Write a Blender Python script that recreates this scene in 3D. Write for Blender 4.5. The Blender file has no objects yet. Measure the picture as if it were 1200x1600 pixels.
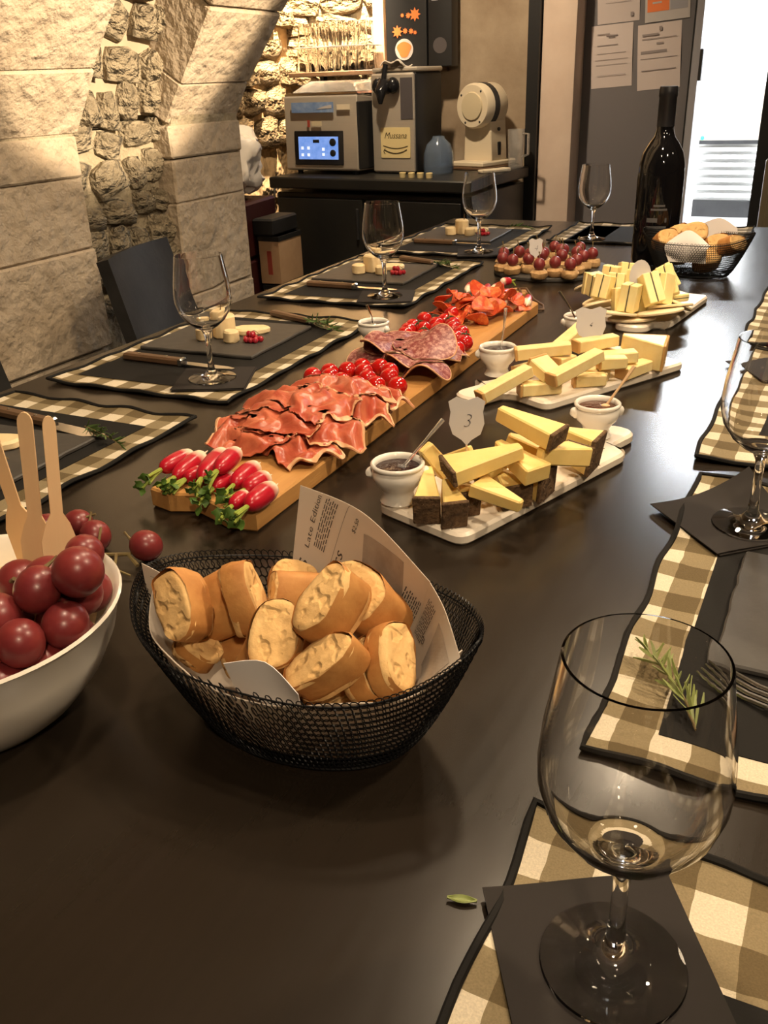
import bpy, bmesh, math, random
from mathutils import Vector, Matrix, Euler, noise

# ------------------------------------------------------------------ scene, camera, light
scene = bpy.context.scene
COL = scene.collection
T = 0.75                                   # height of the table top above the floor
PI = math.pi
R = math.radians

def camera():
    yaw, pitch, roll = R(26.52), R(25.726), R(2.1935)
    fh = Vector((-math.sin(yaw), math.cos(yaw), 0)); rt = Vector((math.cos(yaw), math.sin(yaw), 0)); up = Vector((0, 0, 1))
    fwd = fh * math.cos(pitch) - up * math.sin(pitch)
    down = -(up * math.cos(pitch) + fh * math.sin(pitch))
    ix = rt * math.cos(roll) + down * math.sin(roll)
    iy = -rt * math.sin(roll) + down * math.cos(roll)
    cd = bpy.data.cameras.new('camera'); cd.sensor_fit = 'VERTICAL'; cd.sensor_height = 32.0; cd.lens = 32.0 * 1401.5 / 1600
    cd.clip_start = 0.02
    c = bpy.data.objects.new('camera', cd); COL.objects.link(c)
    m = Matrix((ix, -iy, -fwd)).transposed().to_4x4(); m.translation = (0, 0, T + 0.40)
    c.matrix_world = m
    scene.camera = c
camera()

w = bpy.data.worlds.new('world'); scene.world = w; w.use_nodes = True
w.node_tree.nodes['Background'].inputs[0].default_value = (1.0, 0.85, 0.68, 1)
w.node_tree.nodes['Background'].inputs[1].default_value = 0.0
scene.view_settings.view_transform = 'Standard'
scene.view_settings.look = 'None'
scene.view_settings.exposure = 0.66
scene.view_settings.gamma = 1.0
scene.view_settings.use_curve_mapping = False

WARM = (1.0, 0.77, 0.51)
LAMPS = [  # ceiling spots of the cellar, all above the picture: x, y, z, aim, watts, cone, blend, radius, label
    (-0.28, 0.45, 2.10, (-0.30, 0.62, T), 19, 130, .8, .05, 'white ceiling spot above the bread basket'),
    (-0.28, 1.25, 2.10, (-0.42, 1.15, T), 25, 130, .8, .05, 'white ceiling spot above the cheese boards'),
    (-0.28, 2.00, 2.10, (-0.42, 1.90, T), 30, 130, .8, .05, 'white ceiling spot above the grape canapes'),
    (0.62, 0.95, 2.00, (0.00, 0.90, T), 29, 130, .8, .05, 'white ceiling spot above the place settings across from the ham board'),
    (0.55, -0.55, 2.00, (-0.10, 0.70, T), 29, 120, .8, .05, 'white ceiling spot over the table end beside the white bowl'),
    (0.95, 1.75, 1.86, (-1.60, 1.88, 1.52), 560, 25, .25, .03, 'white ceiling spot turned towards the stone arches'),
    (-2.28, 4.20, 2.35, (-2.45, 4.58, 1.45), 560, 66, .7, .04, 'white ceiling spot above the shelf of shot glasses'),
    (-1.60, 3.20, 2.45, (-1.70, 4.05, 0.9), 90, 100, .8, .05, 'white ceiling spot above the machines'),
]

# ------------------------------------------------------------------ mesh helpers
class MB:
    def __init__(s): s.v = []; s.f = []
    def add(s, v, f, m=None):
        o = len(s.v)
        s.v += [tuple(m @ Vector(p)) for p in v] if m is not None else [tuple(p) for p in v]
        s.f += [tuple(i + o for i in q) for q in f]
        return s
    def box(s, c, d, m=None, ch=0.0):
        x, y, z = d[0] / 2, d[1] / 2, d[2] / 2
        if ch <= 0:
            v = [(c[0] + i * x, c[1] + j * y, c[2] + k * z) for k in (-1, 1) for i, j in ((-1, -1), (1, -1), (1, 1), (-1, 1))]
            return s.add(v, [(3, 2, 1, 0), (4, 5, 6, 7), (0, 1, 5, 4), (1, 2, 6, 5), (2, 3, 7, 6), (3, 0, 4, 7)], m)
        p = [(-x, -y), (x, -y), (x, y), (-x, y)]
        q = rpoly(p, ch, 2)
        return s.prism([(c[0] + a, c[1] + b) for a, b in q], c[2] - z, c[2] + z, ch, m)
    def prism(s, poly, z0, z1, b=0.0, m=None):
        n = len(poly)
        if b > 0:
            ins = inset(poly, b)
            loops = [(ins, z0), (poly, z0 + b), (poly, z1 - b), (ins, z1)]
        else:
            loops = [(poly, z0), (poly, z1)]
        v = [(x, y, z) for pl, z in loops for x, y in pl]
        f = [tuple(range(n - 1, -1, -1)), tuple(range((len(loops) - 1) * n, len(loops) * n))]
        for k in range(len(loops) - 1):
            for i in range(n):
                j = (i + 1) % n
                f.append((k * n + i, k * n + j, (k + 1) * n + j, (k + 1) * n + i))
        return s.add(v, f, m)
    def lathe(s, prof, seg=32, m=None, ends=True):
        v = []; f = []; n = len(prof)
        for r, z in prof:
            for i in range(seg):
                a = 2 * PI * i / seg; v.append((r * math.cos(a), r * math.sin(a), z))
        for k in range(n - 1):
            for i in range(seg):
                j = (i + 1) % seg
                f.append((k * seg + i, k * seg + j, (k + 1) * seg + j, (k + 1) * seg + i))
        if ends:
            f.append(tuple(range(seg - 1, -1, -1))); f.append(tuple(range((n - 1) * seg, n * seg)))
        return s.add(v, f, m)
    def tube(s, pts, r, seg=8, closed=False, m=None):
        pts = [Vector(p) for p in pts]; n = len(pts)
        rr = r if isinstance(r, (list, tuple)) else [r] * n
        v = []; f = []; prev = None
        for i, p in enumerate(pts):
            if closed: t = pts[(i + 1) % n] - pts[i - 1]
            else: t = pts[min(i + 1, n - 1)] - pts[max(i - 1, 0)]
            if t.length < 1e-9: t = Vector((0, 0, 1))
            t.normalize()
            if prev is None:
                a = Vector((0, 0, 1)) if abs(t.z) < 0.9 else Vector((1, 0, 0))
                x = t.cross(a).normalized()
            else:
                x = (prev - t * prev.dot(t))
                x = x.normalized() if x.length > 1e-6 else t.orthogonal().normalized()
            prev = x; y = t.cross(x)
            for k in range(seg):
                a = 2 * PI * k / seg; v.append(p + (x * math.cos(a) + y * math.sin(a)) * rr[i])
        lim = n if closed else n - 1
        for i in range(lim):
            i2 = (i + 1) % n
            for k in range(seg):
                k2 = (k + 1) % seg
                f.append((i * seg + k, i * seg + k2, i2 * seg + k2, i2 * seg + k))
        if not closed:
            f.append(tuple(range(seg - 1, -1, -1))); f.append(tuple(range((n - 1) * seg, n * seg)))
        return s.add(v, f, m)
    def ball(s, c, r, seg=14, rings=9, m=None):
        r3 = r if isinstance(r, (list, tuple)) else (r, r, r)
        v = [(c[0], c[1], c[2] - r3[2])]
        for k in range(1, rings):
            b = -PI / 2 + PI * k / rings
            for i in range(seg):
                a = 2 * PI * i / seg
                v.append((c[0] + r3[0] * math.cos(b) * math.cos(a), c[1] + r3[1] * math.cos(b) * math.sin(a), c[2] + r3[2] * math.sin(b)))
        v.append((c[0], c[1], c[2] + r3[2])); f = []
        for i in range(seg):
            j = (i + 1) % seg
            f.append((0, 1 + j, 1 + i)); f.append((len(v) - 1, len(v) - 1 - seg + i, len(v) - 1 - seg + j))
        for k in range(rings - 2):
            for i in range(seg):
                j = (i + 1) % seg; a = 1 + k * seg
                f.append((a + i, a + j, a + seg + j, a + seg + i))
        return s.add(v, f, m)
    def sheet(s, fn, nu, nv, t=0.001, m=None):
        g = [[Vector(fn(i / nu, j / nv)) for j in range(nv + 1)] for i in range(nu + 1)]
        v = []; 
        for i in range(nu + 1):
            for j in range(nv + 1):
                a = g[min(i + 1, nu)][j] - g[max(i - 1, 0)][j]; b = g[i][min(j + 1, nv)] - g[i][max(j - 1, 0)]
                nn = a.cross(b); nn = nn.normalized() if nn.length > 1e-12 else Vector((0, 0, 1))
                v.append(g[i][j] + nn * t / 2); v.append(g[i][j] - nn * t / 2)
        W = nv + 1
        def id(i, j, k): return (i * W + j) * 2 + k
        f = []
        for i in range(nu):
            for j in range(nv):
                f.append((id(i, j, 0), id(i + 1, j, 0), id(i + 1, j + 1, 0), id(i, j + 1, 0)))
                f.append((id(i, j, 1), id(i, j + 1, 1), id(i + 1, j + 1, 1), id(i + 1, j, 1)))
        for i in range(nu):
            f.append((id(i, 0, 1), id(i + 1, 0, 1), id(i + 1, 0, 0), id(i, 0, 0)))
            f.append((id(i, nv, 0), id(i + 1, nv, 0), id(i + 1, nv, 1), id(i, nv, 1)))
        for j in range(nv):
            f.append((id(0, j, 0), id(0, j + 1, 0), id(0, j + 1, 1), id(0, j, 1)))
            f.append((id(nu, j, 1), id(nu, j + 1, 1), id(nu, j + 1, 0), id(nu, j, 0)))
        return s.add(v, f, m)
    def jitter(s, amp, scale=20.0, seed=0):
        o = Vector((seed * 7.3, seed * 3.1, seed * 1.7))
        s.v = [tuple(Vector(p) + noise.noise_vector(Vector(p) * scale + o) * amp) for p in s.v]
        return s

def inset(poly, b):
    n = len(poly); out = []
    for i in range(n):
        p0, p1, p2 = Vector(poly[i - 1]), Vector(poly[i]), Vector(poly[(i + 1) % n])
        a = (p1 - p0); c = (p2 - p1)
        a = a.normalized() if a.length > 1e-9 else Vector((1, 0)); c = c.normalized() if c.length > 1e-9 else a
        t = (a + c); t = t.normalized() if t.length > 1e-9 else a
        out.append(tuple(p1 + Vector((-t.y, t.x)) * b))
    return out

def rpoly(p, r, n=4):
    """polygon (counter-clockwise) with rounded corners"""
    out = []; k = len(p); rs = r if isinstance(r, (list, tuple)) else [r] * k
    for i in range(k):
        a, b, c = Vector(p[i - 1]), Vector(p[i]), Vector(p[(i + 1) % k]); rr = rs[i]
        if rr <= 0: out.append(tuple(b)); continue
        d1 = (a - b).normalized(); d2 = (c - b).normalized()
        s0 = b + d1 * rr; s1 = b + d2 * rr
        for j in range(n + 1):
            t = j / n
            out.append(tuple(s0 * (1 - t) ** 2 + b * 2 * t * (1 - t) + s1 * t * t))
    return out

def mk(name, mb, mat, parent=None, loc=(0, 0, 0), rot=(0, 0, 0), smooth=True, label=None, cat=None, group=None, kind=None, mtx=None, angle=40):
    if isinstance(mb, MB):
        me = bpy.data.meshes.new(name); me.from_pydata(mb.v, [], mb.f)
        bm = bmesh.new(); bm.from_mesh(me); bmesh.ops.recalc_face_normals(bm, faces=bm.faces)
        if smooth:
            for f in bm.faces: f.smooth = True
            ca = math.cos(R(angle))
            for e in bm.edges:
                if len(e.link_faces) == 2 and e.link_faces[0].normal.dot(e.link_faces[1].normal) < ca: e.smooth = False
        bm.to_mesh(me); bm.free()
        me.materials.append(mat)
    else: me = mb
    o = bpy.data.objects.new(name, me); COL.objects.link(o)
    if parent: o.parent = parent
    if mtx is not None: o.matrix_basis = mtx
    else: o.location = loc; o.rotation_euler = rot
    return tag(o, label, cat, group, kind)

def tag(o, label=None, cat=None, group=None, kind=None):
    if label: o['label'] = label
    if cat: o['category'] = cat
    if group: o['group'] = group
    if kind: o['kind'] = kind
    return o

def thing(name, label, cat, loc=(0, 0, 0), rz=0, group=None, mtx=None, kind=None):
    o = bpy.data.objects.new(name, None); COL.objects.link(o); o.empty_display_size = 0.02
    if mtx is not None: o.matrix_basis = mtx
    else: o.location = loc; o.rotation_euler = (0, 0, rz)
    return tag(o, label, cat, group, kind)

def dup(root, loc=None, rz=None, label=None, group=None, mtx=None, parent=None):
    r = root.copy(); COL.objects.link(r); r.parent = parent
    if mtx is not None: r.matrix_basis = mtx
    else:
        if loc is not None: r.location = loc
        if rz is not None: r.rotation_euler = (0, 0, rz)
    if label: r['label'] = label
    if group: r['group'] = group
    for ch in [c for c in ALLCH(root)]:
        dup(ch, parent=r)
    return r
def ALLCH(o): return [c for c in bpy.data.objects if c.parent == o]

def frame(origin, zdir, xdir):
    z = Vector(zdir).normalized(); x = Vector(xdir); x = (x - z * x.dot(z))
    x = x.normalized() if x.length > 1e-6 else z.orthogonal().normalized()
    y = z.cross(x)
    m = Matrix((x, y, z)).transposed().to_4x4(); m.translation = origin
    return m

def text_mb(s, size, font_shear=0.0, width=1.0, thin=0.0):
    cu = bpy.data.curves.new('t', 'FONT'); cu.body = s; cu.size = size; cu.shear = font_shear; cu.align_x = 'CENTER'; cu.align_y = 'CENTER'; cu.resolution_u = 2; cu.offset = thin; cu.space_line = 0.9
    o = bpy.data.objects.new('t', cu); COL.objects.link(o)
    dg = bpy.context.evaluated_depsgraph_get()
    me = bpy.data.meshes.new_from_object(o.evaluated_get(dg))
    mb = MB(); mb.add([(v.co.x * width, v.co.y, 0) for v in me.vertices], [tuple(p.vertices) for p in me.polygons])
    bpy.data.objects.remove(o); bpy.data.curves.remove(cu); bpy.data.meshes.remove(me)
    return mb

# ------------------------------------------------------------------ materials
def M(name, col, rough=0.5, metal=0.0, col2=None, vs=12.0, vd=4, bump=0.0, bs=60.0, spec=0.5, trans=0.0, ior=1.45, emit=None, es=0.0, sss=0.0, coat=0.0, stretch=None, r2=None, aniso=0.0, bdist=0.002, contrast=0.25):
    m = bpy.data.materials.new(name); m.use_nodes = True
    nt = m.node_tree; N = nt.nodes; L = nt.links; b = N['Principled BSDF']
    b.inputs['Base Color'].default_value = (*col, 1); b.inputs['Roughness'].default_value = rough; b.inputs['Metallic'].default_value = metal
    b.inputs['Specular IOR Level'].default_value = spec; b.inputs['IOR'].default_value = ior; b.inputs['Transmission Weight'].default_value = trans
    b.inputs['Coat Weight'].default_value = coat; b.inputs['Coat Roughness'].default_value = 0.08
    if aniso: b.inputs['Anisotropic'].default_value = aniso
    if sss: b.inputs['Subsurface Weight'].default_value = sss; b.inputs['Subsurface Radius'].default_value = (0.01, 0.005, 0.003); b.inputs['Subsurface Scale'].default_value = 0.5
    if emit: b.inputs['Emission Color'].default_value = (*emit, 1); b.inputs['Emission Strength'].default_value = es
    src = None
    if col2 or bump or r2 is not None:
        tc = N.new('ShaderNodeTexCoord'); src = tc.outputs['Object']
        if stretch:
            mp = N.new('ShaderNodeMapping'); mp.inputs['Scale'].default_value = stretch; L.new(src, mp.inputs[0]); src = mp.outputs[0]
    if col2:
        n = N.new('ShaderNodeTexNoise'); n.inputs['Scale'].default_value = vs; n.inputs['Detail'].default_value = vd; n.inputs['Roughness'].default_value = 0.6
        L.new(src, n.inputs['Vector'])
        r = N.new('ShaderNodeValToRGB'); r.color_ramp.elements[0].position = 0.5 - contrast; r.color_ramp.elements[1].position = 0.5 + contrast
        r.color_ramp.elements[0].color = (*col2, 1); r.color_ramp.elements[1].color = (*col, 1)
        L.new(n.outputs[0], r.inputs[0]); L.new(r.outputs[0], b.inputs['Base Color'])
        if r2 is not None:
            mr = N.new('ShaderNodeMapRange'); mr.inputs[1].default_value = 0.3; mr.inputs[2].default_value = 0.7; mr.inputs[3].default_value = rough; mr.inputs[4].default_value = r2
            L.new(n.outputs[0], mr.inputs[0]); L.new(mr.outputs[0], b.inputs['Roughness'])
    if bump:
        n2 = N.new('ShaderNodeTexNoise'); n2.inputs['Scale'].default_value = bs; n2.inputs['Detail'].default_value = 5; L.new(src, n2.inputs['Vector'])
        bp = N.new('ShaderNodeBump'); bp.inputs['Strength'].default_value = bump; bp.inputs['Distance'].default_value = bdist
        L.new(n2.outputs[0], bp.inputs['Height']); L.new(bp.outputs[0], b.inputs['Normal'])
    return m

def translucent(m, amt, col):
    nt = m.node_tree; b = nt.nodes['Principled BSDF']; t = nt.nodes.new('ShaderNodeBsdfTranslucent'); t.inputs[0].default_value = (*col, 1)
    mx = nt.nodes.new('ShaderNodeMixShader'); mx.inputs[0].default_value = amt
    nt.links.new(b.outputs[0], mx.inputs[1]); nt.links.new(t.outputs[0], mx.inputs[2]); nt.links.new(mx.outputs[0], nt.nodes['Material Output'].inputs[0])
    return m

def gingham(name, p=0.052):
    m = bpy.data.materials.new(name); m.use_nodes = True
    nt = m.node_tree; N = nt.nodes; L = nt.links; b = N['Principled BSDF']; b.inputs['Roughness'].default_value = 0.85
    b.inputs['Specular IOR Level'].default_value = 0.15
    tc = N.new('ShaderNodeTexCoord'); sp = N.new('ShaderNodeSeparateXYZ')
    nz = N.new('ShaderNodeTexNoise'); nz.inputs['Scale'].default_value = 30; L.new(tc.outputs['Object'], nz.inputs['Vector'])
    mixv = N.new('ShaderNodeMix'); mixv.data_type = 'VECTOR'; mixv.inputs[0].default_value = 0.006
    L.new(tc.outputs['Object'], mixv.inputs[4]); L.new(nz.outputs['Color'], mixv.inputs[5]); L.new(mixv.outputs[1], sp.inputs[0])
    gs = []
    for k in (0, 1):
        mu = N.new('ShaderNodeMath'); mu.operation = 'MULTIPLY_ADD'; mu.inputs[1].default_value = 1 / p; mu.inputs[2].default_value = 40.25; L.new(sp.outputs[k], mu.inputs[0])
        fr = N.new('ShaderNodeMath'); fr.operation = 'FRACT'; L.new(mu.outputs[0], fr.inputs[0])
        gt = N.new('ShaderNodeMath'); gt.operation = 'GREATER_THAN'; gt.inputs[1].default_value = 0.5; L.new(fr.outputs[0], gt.inputs[0]); gs.append(gt)
    ad = N.new('ShaderNodeMath'); ad.operation = 'ADD'; L.new(gs[0].outputs[0], ad.inputs[0]); L.new(gs[1].outputs[0], ad.inputs[1])
    hv = N.new('ShaderNodeMath'); hv.operation = 'MULTIPLY'; hv.inputs[1].default_value = 0.5; L.new(ad.outputs[0], hv.inputs[0])
    r = N.new('ShaderNodeValToRGB'); r.color_ramp.interpolation = 'CONSTANT'
    e = r.color_ramp.elements; e[0].position = 0; e[0].color = (0.80, 0.70, 0.53, 1); e[1].position = 0.4; e[1].color = (0.30, 0.235, 0.135, 1)
    q = e.new(0.8); q.color = (0.15, 0.11, 0.055, 1)
    L.new(hv.outputs[0], r.inputs[0])
    wv = N.new('ShaderNodeTexNoise'); wv.inputs['Scale'].default_value = 900; L.new(tc.outputs['Object'], wv.inputs['Vector'])
    mx = N.new('ShaderNodeMix'); mx.data_type = 'RGBA'; mx.blend_type = 'MULTIPLY'; mx.inputs[0].default_value = 0.45
    L.new(r.outputs[0], mx.inputs[6]); L.new(wv.outputs[0], mx.inputs[7]); L.new(mx.outputs[2], b.inputs['Base Color'])
    bp = N.new('ShaderNodeBump'); bp.inputs['Strength'].default_value = 0.4; bp.inputs['Distance'].default_value = 0.0006
    L.new(wv.outputs[0], bp.inputs['Height']); L.new(bp.outputs[0], b.inputs['Normal'])
    return m

def radish_mat():
    m = M('radish_skin', (0.62, 0.02, 0.045), 0.28, sss=0.1); nt = m.node_tree; N = nt.nodes; L = nt.links; b = N['Principled BSDF']
    tc = N.new('ShaderNodeTexCoord'); sp = N.new('ShaderNodeSeparateXYZ'); L.new(tc.outputs['Object'], sp.inputs[0])
    nz = N.new('ShaderNodeTexNoise'); nz.inputs['Scale'].default_value = 70; L.new(tc.outputs['Object'], nz.inputs['Vector'])
    ad = N.new('ShaderNodeMath'); ad.operation = 'MULTIPLY_ADD'; ad.inputs[1].default_value = 0.008; L.new(nz.outputs[0], ad.inputs[0]); L.new(sp.outputs[2], ad.inputs[2])
    r = N.new('ShaderNodeMapRange'); r.inputs[1].default_value = 0.034; r.inputs[2].default_value = 0.045; L.new(ad.outputs[0], r.inputs[0])
    c = N.new('ShaderNodeValToRGB'); c.color_ramp.elements[0].color = (0.40, 0.007, 0.020, 1); c.color_ramp.elements[1].color = (0.86, 0.68, 0.52, 1)
    L.new(r.outputs[0], c.inputs[0]); L.new(c.outputs[0], b.inputs['Base Color'])
    return m

def crumb_mat():
    m = M('bread_crumb', (0.78, 0.52, 0.23), 0.9, col2=(0.62, 0.36, 0.13), vs=55, vd=6, bump=0.5, bs=170, bdist=0.002); nt = m.node_tree; N = nt.nodes; L = nt.links
    b = N['Principled BSDF']; tc = N.new('ShaderNodeTexCoord'); v = N.new('ShaderNodeTexNoise'); v.inputs['Scale'].default_value = 95; v.inputs['Detail'].default_value = 1.5
    L.new(tc.outputs['Object'], v.inputs['Vector'])
    r = N.new('ShaderNodeMapRange'); r.inputs[1].default_value = 0.31; r.inputs[2].default_value = 0.43; L.new(v.outputs[0], r.inputs[0])
    bp = N.new('ShaderNodeBump'); bp.inputs['Strength'].default_value = 0.5; bp.inputs['Distance'].default_value = 0.004
    old = [l for l in nt.links if l.to_socket == b.inputs['Normal']][0].from_socket
    L.new(r.outputs[0], bp.inputs['Height']); L.new(old, bp.inputs['Normal']); L.new(bp.outputs[0], b.inputs['Normal'])
    return m

def salami_mat(name, meat, fat, scale):
    m = M(name, meat, 0.42, bump=0.3, bs=250); nt = m.node_tree; N = nt.nodes; L = nt.links; b = N['Principled BSDF']
    tc = N.new('ShaderNodeTexCoord'); v = N.new('ShaderNodeTexNoise'); v.inputs['Scale'].default_value = scale; v.inputs['Detail'].default_value = 6; v.inputs['Roughness'].default_value = 0.7
    L.new(tc.outputs['Object'], v.inputs['Vector'])
    r = N.new('ShaderNodeValToRGB'); e = r.color_ramp.elements; e[0].position = 0.46; e[0].color = (*meat, 1); e[1].position = 0.62; e[1].color = (*fat, 1)
    L.new(v.outputs[0], r.inputs[0]); L.new(r.outputs[0], b.inputs['Base Color'])
    return m

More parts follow.
